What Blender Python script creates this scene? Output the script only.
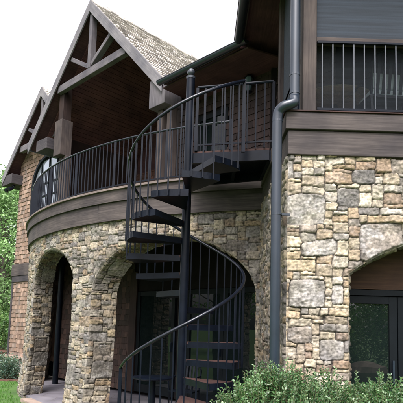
import bpy, math, random
import numpy as np
from mathutils import Vector, Matrix
random.seed(11); RNG = np.random.default_rng(11)
for o in list(bpy.data.objects): bpy.data.objects.remove(o)
SC = bpy.context.scene
COL = SC.collection
R = math.radians

# ---------------------------------------------------------------- camera, sky, sun, exposure
EYE = 1.55
cam_d = bpy.data.cameras.new('camera'); cam = bpy.data.objects.new('camera', cam_d); COL.objects.link(cam)
cam_d.sensor_width = 36; cam_d.sensor_fit = 'HORIZONTAL'; cam_d.lens = 500/403*36
cam_d.shift_y = 70.5/403; cam_d.clip_start = .05; cam_d.clip_end = 600
cam.matrix_world = Matrix.Translation((0, 0, EYE)) @ Matrix.Rotation(R(90)+math.atan(53.5/500), 4, 'X') @ Matrix.Rotation(.030, 4, 'Z')
SC.camera = cam
w = bpy.data.worlds.new('World'); SC.world = w; w.use_nodes = True
nt = w.node_tree; nt.nodes.clear()
sky = nt.nodes.new('ShaderNodeTexSky'); sky.sky_type = 'NISHITA'; sky.sun_disc = False
SUN_EL, SUN_ROT = R(55), R(190)
sky.sun_elevation = SUN_EL; sky.sun_rotation = SUN_ROT
sky.air_density = 1.0; sky.dust_density = 6.0; sky.ozone_density = 1.0; sky.altitude = 0
bg = nt.nodes.new('ShaderNodeBackground'); bg.inputs['Strength'].default_value = .15
wo = nt.nodes.new('ShaderNodeOutputWorld')
hs = nt.nodes.new('ShaderNodeHueSaturation'); hs.inputs['Saturation'].default_value = .12; hs.inputs['Value'].default_value = 1.0   # thin bright overcast
nt.links.new(sky.outputs[0], hs.inputs['Color']); tn = nt.nodes.new('ShaderNodeMix'); tn.data_type = 'RGBA'; tn.blend_type = 'MULTIPLY'; tn.inputs[0].default_value = 1; tn.inputs[7].default_value = (1.0, .978, 1.02, 1)
nt.links.new(hs.outputs[0], tn.inputs[6]); nt.links.new(tn.outputs[2], bg.inputs[0]); nt.links.new(bg.outputs[0], wo.inputs[0])
sd = bpy.data.lights.new('sun', 'SUN'); sd.energy = .5; sd.angle = R(22); sd.color = (1, .96, .9)
sun = bpy.data.objects.new('sun', sd); COL.objects.link(sun)
sun.rotation_euler = (R(90)-SUN_EL, 0, -SUN_ROT + R(180))
sun.location = (0, -5, 30)
SC.view_settings.view_transform = 'Standard'; SC.view_settings.look = 'None'
SC.view_settings.exposure = 1.6; SC.view_settings.gamma = 1.0
SC.view_settings.use_curve_mapping = False
SC.render.engine = 'CYCLES'

# ---------------------------------------------------------------- materials
def newmat(name):
    m = bpy.data.materials.new(name); m.use_nodes = True
    n = m.node_tree.nodes; l = m.node_tree.links
    return m, n, l, n['Principled BSDF']
def noise(n, l, scale, detail=4, stretch=(1, 1, 1), rot=(0, 0, 0)):
    tc = n.new('ShaderNodeTexCoord'); mp = n.new('ShaderNodeMapping'); t = n.new('ShaderNodeTexNoise')
    mp.inputs['Scale'].default_value = stretch; mp.inputs['Rotation'].default_value = rot
    t.inputs['Scale'].default_value = scale; t.inputs['Detail'].default_value = detail
    l.new(tc.outputs['Object'], mp.inputs[0]); l.new(mp.outputs[0], t.inputs['Vector'])
    return t.outputs['Fac']
def ramp(n, l, fac, stops):
    r = n.new('ShaderNodeValToRGB'); e = r.color_ramp.elements
    while len(e) < len(stops): e.new(.5)
    for k, (p, c) in enumerate(stops): e[k].position = p; e[k].color = (*c, 1)
    l.new(fac, r.inputs[0]); return r.outputs[0]
def mul(n, l, a, b, mode='MULTIPLY', f=1.0):
    m = n.new('ShaderNodeMix'); m.data_type = 'RGBA'; m.blend_type = mode; m.inputs[0].default_value = f
    l.new(a, m.inputs[6]); l.new(b, m.inputs[7]); return m.outputs[2]
def bump(n, l, b, fac, strength, dist=.01):
    bp = n.new('ShaderNodeBump'); bp.inputs['Strength'].default_value = strength; bp.inputs['Distance'].default_value = dist
    l.new(fac, bp.inputs['Height']); l.new(bp.outputs[0], b.inputs['Normal'])
def mat_plain(name, col, rough=.6, metal=0, vary=.12, scale=6, spec=.5, stretch=(1,1,1), bmp=0):
    m, n, l, b = newmat(name)
    f = noise(n, l, scale, 5, stretch)
    c = [tuple(x*(1-vary*1.6) for x in col), tuple(min(1, x*(1+vary*1.6)) for x in col)]
    l.new(ramp(n, l, f, [(.3, c[0]), (.7, c[1])]), b.inputs['Base Color'])
    b.inputs['Roughness'].default_value = rough; b.inputs['Metallic'].default_value = metal
    b.inputs['Specular IOR Level'].default_value = spec
    if bmp: bump(n, l, b, f, bmp)
    return m
def mat_attr(name, rough=.85, sc=14, lo=.72, hi=1.25, bmp=.3, stretch=(1,1,1), sc2=None, spec=.3):
    m, n, l, b = newmat(name)
    at = n.new('ShaderNodeAttribute'); at.attribute_name = 'Col'
    f = noise(n, l, sc, 7, stretch)
    c = mul(n, l, at.outputs['Color'], ramp(n, l, f, [(.28, (lo,)*3), (.72, (hi,)*3)]))
    if sc2:
        f2 = noise(n, l, sc2, 3)
        c = mul(n, l, c, ramp(n, l, f2, [(.35, (.78, .78, .8)), (.65, (1.12, 1.1, 1.05))]))
    l.new(c, b.inputs['Base Color']); b.inputs['Roughness'].default_value = rough
    b.inputs['Specular IOR Level'].default_value = spec
    bump(n, l, b, f, bmp, .01)
    return m
def mat_wood(name, dark, light, rough=.75, direction='X', bmp=.3, spec=.25):
    m, n, l, b = newmat(name)
    uv = n.new('ShaderNodeUVMap'); uv.uv_map = 'UVMap'; oi = n.new('ShaderNodeObjectInfo')
    ad = n.new('ShaderNodeVectorMath'); ad.operation = 'MULTIPLY_ADD'; ad.inputs[1].default_value = (37, 91, 0)
    l.new(oi.outputs['Random'], ad.inputs[0]); l.new(uv.outputs[0], ad.inputs[2])
    mp = n.new('ShaderNodeMapping'); mp.inputs['Scale'].default_value = (1.1, 26, 1); l.new(ad.outputs[0], mp.inputs[0])
    t = n.new('ShaderNodeTexNoise'); t.inputs['Scale'].default_value = 1.6; t.inputs['Detail'].default_value = 9; t.inputs['Roughness'].default_value = .65; t.inputs['Distortion'].default_value = .35
    l.new(mp.outputs[0], t.inputs['Vector']); f = t.outputs['Fac']; f2 = noise(n, l, 2.3, 6)
    c = ramp(n, l, f, [(.30, dark), (.52, tuple((a_+b_)/2 for a_, b_ in zip(dark, light))), (.72, light)])
    c = mul(n, l, c, ramp(n, l, f2, [(.3, (.62, .62, .66)), (.7, (1.28, 1.25, 1.18))]))
    mp3 = n.new('ShaderNodeMapping'); mp3.inputs['Scale'].default_value = (1.6, 3.2, 1); l.new(ad.outputs[0], mp3.inputs[0])
    v3 = n.new('ShaderNodeTexVoronoi'); v3.inputs['Scale'].default_value = 1.3; l.new(mp3.outputs[0], v3.inputs['Vector'])
    c = mul(n, l, c, ramp(n, l, v3.outputs['Distance'], [(.0, (.45, .42, .42)), (.07, (1, 1, 1))]))
    l.new(c, b.inputs['Base Color']); b.inputs['Roughness'].default_value = rough
    b.inputs['Specular IOR Level'].default_value = spec
    bump(n, l, b, f, bmp, .006)
    return m
def mat_glass(name, col=(.006, .010, .010), rough=.0, metal=0, ior=1.85):
    m, n, l, b = newmat(name); b.inputs['Metallic'].default_value = metal
    b.inputs['Base Color'].default_value = (*col, 1); b.inputs['Roughness'].default_value = rough
    b.inputs['Specular IOR Level'].default_value = .5; b.inputs['IOR'].default_value = ior
    f = noise(n, l, 1.3, 2); bump(n, l, b, f, .03, .02)
    return m
def mat_mesh(name, col, open_):
    m, n, l, b = newmat(name)
    b.inputs['Base Color'].default_value = (*col, 1); b.inputs['Roughness'].default_value = .8
    t = n.new('ShaderNodeBsdfTransparent'); mx = n.new('ShaderNodeMixShader')
    f0 = noise(n, l, 2.2, 6, (.5, .5, 22)); l.new(ramp(n, l, f0, [(.3, tuple(x*.6 for x in col)), (.7, tuple(x*1.5 for x in col))]), b.inputs['Base Color'])
    f = noise(n, l, 260, 1, (1, 1, .25))
    mt = n.new('ShaderNodeMath'); mt.operation = 'MULTIPLY_ADD'; mt.inputs[1].default_value = .3; mt.inputs[2].default_value = open_-.15
    l.new(f, mt.inputs[0]); l.new(mt.outputs[0], mx.inputs[0])
    l.new(b.outputs[0], mx.inputs[1]); l.new(t.outputs[0], mx.inputs[2])
    l.new(mx.outputs[0], n['Material Output'].inputs['Surface'])
    return m
def mat_leaf(name, trans=.28, rough=.33):
    m, n, l, b = newmat(name)
    at = n.new('ShaderNodeAttribute'); at.attribute_name = 'Col'
    l.new(at.outputs['Color'], b.inputs['Base Color']); b.inputs['Roughness'].default_value = rough
    b.inputs['Specular IOR Level'].default_value = .5
    t = n.new('ShaderNodeBsdfTranslucent'); l.new(at.outputs['Color'], t.inputs[0])
    mx = n.new('ShaderNodeMixShader'); mx.inputs[0].default_value = trans
    l.new(b.outputs[0], mx.inputs[1]); l.new(t.outputs[0], mx.inputs[2])
    l.new(mx.outputs[0], n['Material Output'].inputs['Surface'])
    return m
M = dict(
    stone=mat_attr('field_stone', .9, 30, .45, 1.5, .6, sc2=6),
    shingle=mat_attr('cedar_shingle', .82, 10, .7, 1.25, .3, (3, 3, .5)),
    shake=mat_attr('roof_shake', .85, 10, .7, 1.25, .3),
    beam=mat_wood('stained_beam_wood', (.034, .028, .028), (.095, .080, .076)),
    beam_d=mat_wood('stained_diagonal_wood', (.028, .025, .029), (.07, .062, .066), direction='D'),
    post=mat_wood('stained_post_wood', (.036, .028, .026), (.085, .068, .062)),
    truss=mat_wood('weathered_truss_wood', (.065, .06, .065), (.14, .13, .145)),
    rake=mat_wood('painted_rake_board', (.11, .105, .115), (.185, .178, .19), bmp=.15),
    soffit=mat_wood('reddish_soffit_wood', (.042, .020, .022), (.092, .046, .048)),  # red wood with the purple cast of the shadows mixed into its colour
    lining=mat_wood('reddish_lining_board', (.065, .028, .028), (.14, .066, .062)),
    darkwood=mat_wood('dark_brown_wood', (.016, .009, .008), (.034, .020, .016), direction='Z'),
    tread=mat_wood('redwood_tread_board', (.034, .017, .015), (.070, .036, .031)),
    deckedge=mat_wood('deck_board_wood', (.12, .095, .085), (.22, .18, .16)),
    iron=mat_plain('black_painted_iron', (.004, .006, .011), .33, 0, .2, 9, .14),
    handrail=mat_plain('handrail_iron', (.006, .008, .014), .16, 0, .2, 9, .45),
    bronze=mat_plain('dark_bronze_metal', (.012, .019, .030), .30, .0, .12, 5, .6),
    frame=mat_plain('dark_door_frame', (.006, .008, .010), .45, 0, .1, 6, .12),
    glass=mat_glass('dark_glass'), glass2=mat_glass('shaded_door_glass', ior=1.4),
    winglass=mat_glass('window_glass', (.38, .42, .48), .05, .5),  # pale, half-metal base puts the sky's reflection into the colour
    shade=mat_mesh('woven_screen_shade', (.014, .021, .031), .0),
    screen=mat_mesh('insect_screen', (.014, .02, .026), .82),
    patio=None, leaf=mat_leaf('leaf'), bark=mat_attr('bark', .9, 8, .6, 1.3, .6, (1, 1, .3)),
    cushion=mat_plain('pale_blue_cushion', (.45, .53, .57), .9, 0, .05),
    tabletop=mat_wood('teak_table', (.34, .25, .17), (.55, .43, .31)),
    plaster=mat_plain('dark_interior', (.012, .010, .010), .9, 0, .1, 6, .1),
    dim=mat_plain('dim_wall_paint', (.014, .012, .012), .95, 0, .1, 6, .05),  # near-black base stands in for the shade inside the recesses
    curtain=mat_plain('pale_curtain', (.3, .32, .35), .9, 0, .1, 3, .2, (6, 6, .3)),
    lampglass=mat_plain('frosted_lamp_glass', (.10, .14, .18), .2),
)

# ---------------------------------------------------------------- mesh helpers
def lerp(a, b, t): return a+(b-a)*t
class MB:
    def __init__(s): s.v = []; s.f = []; s.c = []
    def face(s, pts, col=None):
        k = len(s.v); s.v += [tuple(p) for p in pts]; s.f.append(tuple(range(k, k+len(pts)))); s.c.append(col)
    def hexa(s, p, col=None):       # p: 8 points, bottom 4 then top 4
        k = len(s.v); s.v += [tuple(q) for q in p]
        for f in ((3,2,1,0), (4,5,6,7), (0,1,5,4), (1,2,6,5), (2,3,7,6), (3,0,4,7)):
            s.f.append(tuple(k+i for i in f)); s.c.append(col)
        return s
    def obox(s, c, a, b, n, col=None):   # centre and three half vectors
        c, a, b, n = map(Vector, (c, a, b, n))
        return s.hexa([c-a-b-n, c+a-b-n, c+a+b-n, c-a+b-n, c-a-b+n, c+a-b+n, c+a+b+n, c-a+b+n], col)
    def box(s, x0, x1, y0, y1, z0, z1, col=None):
        return s.obox(((x0+x1)/2, (y0+y1)/2, (z0+z1)/2), ((x1-x0)/2, 0, 0), (0, (y1-y0)/2, 0), (0, 0, (z1-z0)/2), col)
    def bar(s, p, q, wd, ht, up=(0, 0, 1), col=None):
        p, q, up = Vector(p), Vector(q), Vector(up); d = (q-p)
        sd_ = d.cross(up).normalized(); u2 = sd_.cross(d).normalized()
        return s.obox((p+q)/2, d/2, sd_*wd/2, u2*ht/2, col)
    def tube(s, pts, r, seg=10, cap=True, col=None):
        pts = [Vector(p) for p in pts]; rs = r if isinstance(r, (list, tuple)) else [r]*len(pts)
        k0 = len(s.v); ref = None
        for i, p in enumerate(pts):
            d = (pts[min(i+1, len(pts)-1)]-pts[max(i-1, 0)]).normalized()
            if ref is None: ref = Vector((0, 0, 1)) if abs(d.z) < .9 else Vector((1, 0, 0))
            x = d.cross(ref).normalized(); y = x.cross(d).normalized(); ref = y
            for j in range(seg):
                a = 2*math.pi*j/seg; s.v.append(tuple(p+(x*math.cos(a)+y*math.sin(a))*rs[i]))
        for i in range(len(pts)-1):
            for j in range(seg):
                a = k0+i*seg+j; b = k0+i*seg+(j+1) % seg
                s.f.append((a, a+seg, b+seg, b)); s.c.append(col)
        if cap:
            s.f.append(tuple(k0+j for j in range(seg))); s.c.append(col)
            k = k0+(len(pts)-1)*seg; s.f.append(tuple(k+j for j in reversed(range(seg)))); s.c.append(col)
        return s
    def lathe(s, prof, c=(0, 0, 0), seg=20, col=None):
        k0 = len(s.v)
        for r_, z in prof:
            for j in range(seg):
                a = 2*math.pi*j/seg; s.v.append((c[0]+r_*math.cos(a), c[1]+r_*math.sin(a), c[2]+z))
        for i in range(len(prof)-1):
            for j in range(seg):
                a = k0+i*seg+j; b = k0+i*seg+(j+1) % seg
                s.f.append((a, b, b+seg, a+seg)); s.c.append(col)
        return s
    def prism(s, poly, off, col=None):
        off = Vector(off); n = len(poly); k = len(s.v)
        s.v += [tuple(p) for p in poly] + [tuple(Vector(p)+off) for p in poly]
        s.f.append(tuple(range(k+n-1, k-1, -1))); s.c.append(col)
        s.f.append(tuple(range(k+n, k+2*n))); s.c.append(col)
        for i in range(n):
            j = (i+1) % n; s.f.append((k+i, k+j, k+n+j, k+n+i)); s.c.append(col)
        return s
def root_loc(parent):
    while parent is not None and parent.parent is not None: parent = parent.parent
    return Vector(parent.location) if parent is not None else Vector((0, 0, 0))
def obj(name, mb, mat, parent=None, smooth=False, bevel=0, loc=None, label=None, kind=None, fix=True, uv=None):
    """world-space mesh builder -> one mesh object, child of parent when given"""
    base = root_loc(parent) if parent is not None else Vector(loc or (0, 0, 0))
    me = bpy.data.meshes.new(name)
    me.from_pydata([tuple(Vector(p)-base) for p in mb.v], [], mb.f)
    if any(c is not None for c in mb.c):
        ca = me.color_attributes.new('Col', 'FLOAT_COLOR', 'CORNER')
        arr = np.ones((len(me.loops), 4), dtype=np.float32); i = 0
        for p, c in zip(me.polygons, mb.c):
            k = p.loop_total
            if c is not None: arr[i:i+k, :3] = c
            i += k
        ca.data.foreach_set('color', arr.ravel())
    if fix:
        import bmesh
        bm = bmesh.new(); bm.from_mesh(me); bmesh.ops.recalc_face_normals(bm, faces=bm.faces); bm.to_mesh(me); bm.free()
    if smooth:
        me.polygons.foreach_set('use_smooth', [True]*len(me.polygons))
        try: me.set_sharp_from_angle(angle=R(40))
        except Exception: pass
    if len(me.loops) < 20000:
        ul = me.uv_layers.new(name='UVMap'); Z = Vector((0, 0, 1))
        for p in me.polygons:
            vs_ = [me.vertices[i_].co for i_ in p.vertices]; n_ = p.normal
            if uv is None:
                e = max(((vs_[(k+1) % len(vs_)]-vs_[k]) for k in range(len(vs_))), key=lambda x: x.length)
                ax = e.normalized() if e.length > 1e-6 else Vector((1, 0, 0))
                if ax.x+ax.y*.7+ax.z*1.3 < 0: ax = -ax
                ay = n_.cross(ax)
            for li, v_ in zip(p.loop_indices, vs_):
                ul.data[li].uv = (v_.dot(ax), v_.dot(ay)) if uv is None else uv(v_+base)
    me.materials.append(mat)
    o = bpy.data.objects.new(name, me); COL.objects.link(o)
    if parent is not None: o.parent = parent
    else: o.location = base
    if bevel:
        b = o.modifiers.new('bevel', 'BEVEL'); b.width = bevel; b.segments = 2; b.limit_method = 'ANGLE'
    if label: o['label'] = label
    if kind: o['kind'] = kind
    return o
def tag(o, label, cat, group=None, kind=None):
    o['label'] = label; o['category'] = cat
    if group: o['group'] = group
    if kind: o['kind'] = kind
    return o
def thing(name, loc, label, cat, group=None):
    o = bpy.data.objects.new(name, None); COL.objects.link(o); o.location = loc; o.empty_display_size = .2
    return tag(o, label, cat, group)

# ---------------------------------------------------------------- the plan (metres; z above the ground, camera at the origin)
DK = 2.35+EYE                              # deck level
BCX, BCY, BR = 2.8, 14.8, 7.6              # centre and radius of the bowed deck edge
def bow(phi, r, z): a = R(phi); return Vector((BCX+r*math.sin(a), BCY-r*math.cos(a), z))
K = math.sqrt(.5)
def L(t, s, z): return Vector(((t+s)*K, (s-t)*K, z+EYE))      # facade frame: t along it, s depth, z above the eye
LT, LS, LZ = Vector((K, -K, 0)), Vector((K, K, 0)), Vector((0, 0, 1))
FS = 7.25                                  # depth of the facade wall
RY = 5.28                                  # front plane of the stone block

# value noise on a lattice
_lat = RNG.random((64, 64))
def vnoise(x, y):
    xi = np.floor(x).astype(int); yi = np.floor(y).astype(int); fx = x-xi; fy = y-yi
    fx = fx*fx*(3-2*fx); fy = fy*fy*(3-2*fy); a = _lat
    g = lambda i, j: a[i % 64, j % 64]
    return (g(xi, yi)*(1-fx)+g(xi+1, yi)*fx)*(1-fy)+(g(xi, yi+1)*(1-fx)+g(xi+1, yi+1)*fx)*fy-.5
def fbm(x, y): return vnoise(x, y)+.5*vnoise(x*2.1+7, y*2.1+3)+.25*vnoise(x*4.3+1, y*4.3+9)
def sstep(a, b, x): t = np.clip((x-a)/(b-a), 0, 1); return t*t*(3-2*t)

CREAM = [(.60, .50, .36), (.66, .585, .46), (.55, .44, .31), (.62, .555, .47), (.68, .63, .55), (.50, .37, .24), (.45, .38, .30)]
GREY = [(.34, .325, .315), (.25, .245, .255), (.42, .40, .38), (.17, .165, .18), (.46, .44, .42), (.30, .265, .25)]
RUST = [(.34, .23, .16), (.27, .19, .145), (.40, .28, .19)]
def stone_color(big, warm, r):
    q = r.random()
    if big: base = GREY[r.integers(len(GREY))] if q < .93 else CREAM[r.integers(len(CREAM))]
    elif q < warm: base = CREAM[r.integers(len(CREAM))]
    elif q < warm+.08: base = RUST[r.integers(3)]
    else: base = GREY[r.integers(len(GREY))]
    k = .88+.24*r.random()
    return [c*k for c in base]
class Pack:
    """random ledge-stone layout over a width x height rectangle"""
    def __init__(s, W_, H_, seed, cell=.04, warm=.5, bigs=(), nbig=.05, tint=(1, 1, 1), hmax=4, mute=.3):
        r = np.random.default_rng(seed); s.cell = cell
        nx, ny = int(W_/cell)+2, int(H_/cell)+2; lab = -np.ones((nx, ny), int); rects = []; cols = []; bg_ = []
        def put(x, y, a, b, big):
            lab[x:x+a, y:y+b] = len(rects); rects.append((x*cell, (x+a)*cell, y*cell, (y+b)*cell))
            c = stone_color(big, warm, r); mean = (.40, .375, .33) if big else (.50, .45, .37); c = [c[i]*(1-mute)+mean[i]*mute for i in range(3)]; cols.append([c[i]*tint[i] for i in range(3)]); bg_.append(big)
        for (u, v, a, b) in bigs:
            x, y, a, b = int(u/cell), int(v/cell), max(1, int(a/cell)), max(1, int(b/cell))
            if x >= 0 and y >= 0 and x+a <= nx and y+b <= ny and (lab[x:x+a, y:y+b] < 0).all(): put(x, y, a, b, True)
        for _ in range(int(nx*ny*nbig/40)+1):
            a, b = r.integers(6, 11), r.integers(4, 9); x, y = r.integers(0, max(1, nx-a)), r.integers(0, max(1, ny-b))
            if (lab[max(0,x-2):x+a+2, max(0,y-2):y+b+2] < 0).all() and x+a <= nx and y+b <= ny: put(x, y, a, b, True)
        for y in range(ny):
            for x in range(nx):
                if lab[x, y] >= 0: continue
                a = int(r.choice([2, 3, 4, 5, 6, 7, 8], p=[.1, .18, .22, .2, .14, .1, .06])); b = int(r.choice(range(1, hmax+1), p=([.22, .38, .27, .13] if hmax == 4 else [.3, .45, .25])))
                if a <= 2: b = min(b, 2)
                if r.random() < .3: b = min(b, 2)
                ww = 0
                while ww < a and x+ww < nx and lab[x+ww, y] < 0: ww += 1
                if x+ww < nx and lab[x+ww, y] < 0 and False: pass
                rest = 0
                while x+ww+rest < nx and rest < 2 and lab[x+ww+rest, y] < 0: rest += 1
                if rest == 1: ww += 1
                hh = 1
                while hh < b and y+hh < ny and (lab[x:x+ww, y+hh] < 0).all(): hh += 1
                put(x, y, ww, hh, ww >= 6 and hh >= 4)
        s.lab = lab; s.rects = np.array(rects); s.cols = np.array(cols); n = len(rects)
        s.mt = tint[0]*1.2; s.off = r.random(n); s.tx = r.normal(0, 1, n); s.ty = r.normal(0, 1, n); s.big = np.array(bg_)
        s.rot = np.where(s.big, r.normal(0, .12, n), r.normal(0, .05, n)); s.p = np.where(s.big, r.uniform(3.0, 5.5, n), r.uniform(4, 10, n))
    def sample(s, u, v, seed=0):
        uu = u+.022*fbm(u*5+seed, v*6)+.007*vnoise(u*23, v*23+seed)+.003*vnoise(u*61, v*61); vv = v+.018*fbm(u*4.3+31+seed, v*7+17)+.008*vnoise(u*25+5, v*25)+.004*vnoise(u*63+9, v*63)
        uu = np.clip(uu, 0, (s.lab.shape[0]-1)*s.cell-1e-4); vv = np.clip(vv, 0, (s.lab.shape[1]-1)*s.cell-1e-4)
        ci, cj = (uu/s.cell).astype(int), (vv/s.cell).astype(int)
        q1 = np.full(uu.shape, 9.); q2 = np.full(uu.shape, 9.); l1 = np.full(uu.shape, -1); l2 = l1.copy()
        for di in (-2, -1, 0, 1, 2):
            for dj in (-2, -1, 0, 1, 2):
                lb = s.lab[np.clip(ci+di, 0, s.lab.shape[0]-1), np.clip(cj+dj, 0, s.lab.shape[1]-1)]
                r = s.rects[lb]; x = uu-(r[..., 0]+r[..., 1])/2; y = vv-(r[..., 2]+r[..., 3])/2
                ca, sa = np.cos(s.rot[lb]), np.sin(s.rot[lb]); x, y = x*ca+y*sa, -x*sa+y*ca
                hw, hh = (r[..., 1]-r[..., 0])/2, (r[..., 3]-r[..., 2])/2
                q = (np.abs(x/hw)**s.p[lb]+np.abs(y/hh)**s.p[lb])**(1/s.p[lb])
                # distance beyond the cell edge in metres keeps thin courses next to boulders straight
                q = (q-1)*np.minimum(np.minimum(hw, hh), .09)
                new = (lb != l1) & (lb != l2)
                b1 = new & (q < q1); q2 = np.where(b1, q1, q2); l2 = np.where(b1, l1, l2); q1 = np.where(b1, q, q1); l1 = np.where(b1, lb, l1)
                b2_ = new & ~b1 & (q < q2); q2 = np.where(b2_, q, q2); l2 = np.where(b2_, lb, l2)
        lb = l1; r = s.rects[lb]; d = (q2-q1)*.5
        cu = uu-(r[..., 0]+r[..., 1])/2; cv = vv-(r[..., 2]+r[..., 3])/2
        m = sstep(.0008, .0052, d)
        h = m*(.008+.022*s.off[lb]+.003*sstep(0, .02, d)+np.clip(.07*s.tx[lb]*cu+.10*s.ty[lb]*cv, -.014, .014)+.014*fbm(u*13, v*15)+.011*np.abs(fbm(u*27, v*33))+.007*fbm(u*55, v*61)) - (1-m)*.008
        c = s.cols[lb]*(1+.35*fbm(u*9+3, v*11)[..., None])
        pale = (sstep(.02, .30, fbm(u*8+50, v*9+20)+.4*fbm(u*30, v*30))*np.where(s.big[lb], .8, .2))[..., None]
        c = c*(1-pale)+pale*np.array([.52, .49, .455])*s.mt/1.2*1.1
        mort = np.array([.10, .088, .075])*s.mt
        c = m[..., None]*c+(1-m[..., None])*mort
        return h, np.clip(c, .02, .9)
class Opening:
    def __init__(s, uc, a, v0, rise, kind='ellipse'): s.uc, s.a, s.v0, s.b, s.kind = uc, a, v0, rise, kind
    def top(s, u):
        q = np.clip(np.abs(u-s.uc)/s.a, 0, 1)
        return s.v0+s.b*(np.sqrt(1-q*q) if s.kind == 'ellipse' else 1-q*q)
    def dist(s, u, v):      # >0 outside, roughly metres
        du = np.abs(u-s.uc)-s.a; dv = v-s.top(u)
        if s.kind == 'ellipse':
            q = np.sqrt(((u-s.uc)/s.a)**2+(np.maximum(v-s.v0, 0)/s.b)**2)
            return np.where(v < s.v0, du, (q-1)*s.b)
        return np.where(du > 0, np.where(dv > 0, np.hypot(np.maximum(du, 0), np.maximum(dv, 0)), du), np.maximum(du, dv))
    def snap(s, u, v):
        if s.kind == 'ellipse':
            up = v >= s.v0; x = (u-s.uc)/s.a; y = np.maximum(v-s.v0, 0)/s.b; q = np.maximum(np.hypot(x, y), 1e-6)
            return np.where(up, s.uc+x/q*s.a, s.uc+np.sign(u-s.uc)*s.a), np.where(up, s.v0+y/q*s.b, v)
        du = s.a-np.abs(u-s.uc); dv = s.top(u)-v; side = du < dv
        return np.where(side, s.uc+np.sign(u-s.uc)*s.a, u), np.where(side, v, s.top(u))
    def path(s, step=.013):
        """perimeter from the foot of one jamb over the arch to the other foot"""
        n1 = max(2, int(s.v0/step)); p = [(s.uc-s.a, v) for v in np.linspace(-.2, s.v0, n1)]
        q = [(s.uc-s.a*math.cos(t), s.v0+s.b*(math.sin(t) if s.kind == 'ellipse' else 1-math.cos(t)**2)) for t in np.linspace(0, math.pi, max(8, int(2.6*s.a/step)))]
        return np.array(p+q[1:-1]+[(s.uc+s.a, v) for v in np.linspace(s.v0, -.2, n1)])
def grid_mesh(P, C, keep):
    nu, nv = P.shape[:2]; idx = np.arange(nu*nv).reshape(nu, nv)
    q = np.stack([idx[:-1, :-1], idx[1:, :-1], idx[1:, 1:], idx[:-1, 1:]], -1)[keep]
    used = np.zeros(nu*nv, bool); used[q.ravel()] = True; mp = np.cumsum(used)-1
    return P.reshape(-1, 3)[used], C.reshape(-1, 3)[used], mp[q]
def stone_parts(parts, name, parent, label=None):
    base = root_loc(parent)
    V = []; Cc = []; F = []; k = 0
    for v, c, f in parts: V.append(v); Cc.append(c); F.append(f+k); k += len(v)
    V = np.concatenate(V)-np.array(base); Cc = np.concatenate(Cc); F = np.concatenate(F)
    me = bpy.data.meshes.new(name)
    me.vertices.add(len(V)); me.vertices.foreach_set('co', V.astype(np.float32).ravel())
    me.loops.add(F.size); me.loops.foreach_set('vertex_index', F.astype(np.int32).ravel())
    me.polygons.add(len(F)); me.polygons.foreach_set('loop_start', np.arange(0, F.size, 4, dtype=np.int32))
    me.polygons.foreach_set('loop_total', np.full(len(F), 4, dtype=np.int32))
    me.update(calc_edges=True); me.validate()
    ca = me.color_attributes.new('Col', 'FLOAT_COLOR', 'POINT')
    ca.data.foreach_set('color', np.concatenate([Cc, np.ones((len(Cc), 1))], 1).astype(np.float32).ravel())
    me.polygons.foreach_set('use_smooth', np.ones(len(F), bool))
    me.materials.append(M['stone']); o = bpy.data.objects.new(name, me); COL.objects.link(o); o.parent = parent
    if label: o['label'] = label
    return o
def stone_face(us, vs, Pf, Nf, pack, openings=(), seed=0, edge_fade=(True, True)):
    U, V_ = np.meshgrid(us, vs, indexing='ij'); inside = np.zeros(U.shape, bool); D = np.full(U.shape, 9.)
    for op in openings:
        d = op.dist(U, V_); ins = d < 0; inside |= ins; D = np.minimum(D, np.where(ins, 0, np.abs(d)))
    U2, V2 = U.copy(), V_.copy()
    keep = ~(inside[:-1, :-1] & inside[1:, :-1] & inside[1:, 1:] & inside[:-1, 1:])
    for op in openings:
        ins = op.dist(U, V_) < 0; su, sv = op.snap(U, V_); U2 = np.where(ins, su, U2); V2 = np.where(ins, sv, V2)
    h, c = pack.sample(U2, V2, seed)
    fade = sstep(0, .03, D)
    if edge_fade[0]: fade = np.minimum(fade, sstep(0, .03, U2-us[0]))
    if edge_fade[1]: fade = np.minimum(fade, sstep(0, .03, us[-1]-U2))
    P = Pf(U2, V2)+Nf(U2, V2)*(h*fade)[..., None]
    return grid_mesh(P, c, keep)
def stone_jamb(op, T, Pf, Nf, pack, seed=0, nt=None, shear=0):
    path = op.path(); ts = np.linspace(0, T, nt or int(T/.014)+1)
    pu = np.repeat(path[:, 0:1], len(ts), 1); pv = np.repeat(path[:, 1:2], len(ts), 1); tt = np.repeat(ts[None], len(path), 0)
    seg = np.r_[0, np.cumsum(np.hypot(*np.diff(path, axis=0).T))]; ss = np.repeat(seg[:, None], len(ts), 1)
    B = Pf(pu, pv); Nn = Nf(pu, pv); Tg = np.stack([-Nn[..., 1], Nn[..., 0], 0*pu], -1); P = B+(Tg*shear-Nn)*tt[..., None]
    tang = np.gradient(P, axis=0); nrm = np.cross(tang, Tg*shear-Nn); nrm /= np.linalg.norm(nrm, axis=-1, keepdims=True)+1e-9
    h, c = pack.sample(tt*1.0, ss % (pack.lab.shape[1]*pack.cell-.1), seed)
    ctr = Pf(np.array([[op.uc]]), np.array([[op.v0*.6]]))[0, 0]
    sgn = np.sign(((ctr-P)*nrm).sum(-1, keepdims=True))
    fade = sstep(0, .03, tt)
    P = P+nrm*sgn*(h*fade)[..., None]
    return grid_mesh(P, c, np.ones((P.shape[0]-1, P.shape[1]-1), bool))

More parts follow.
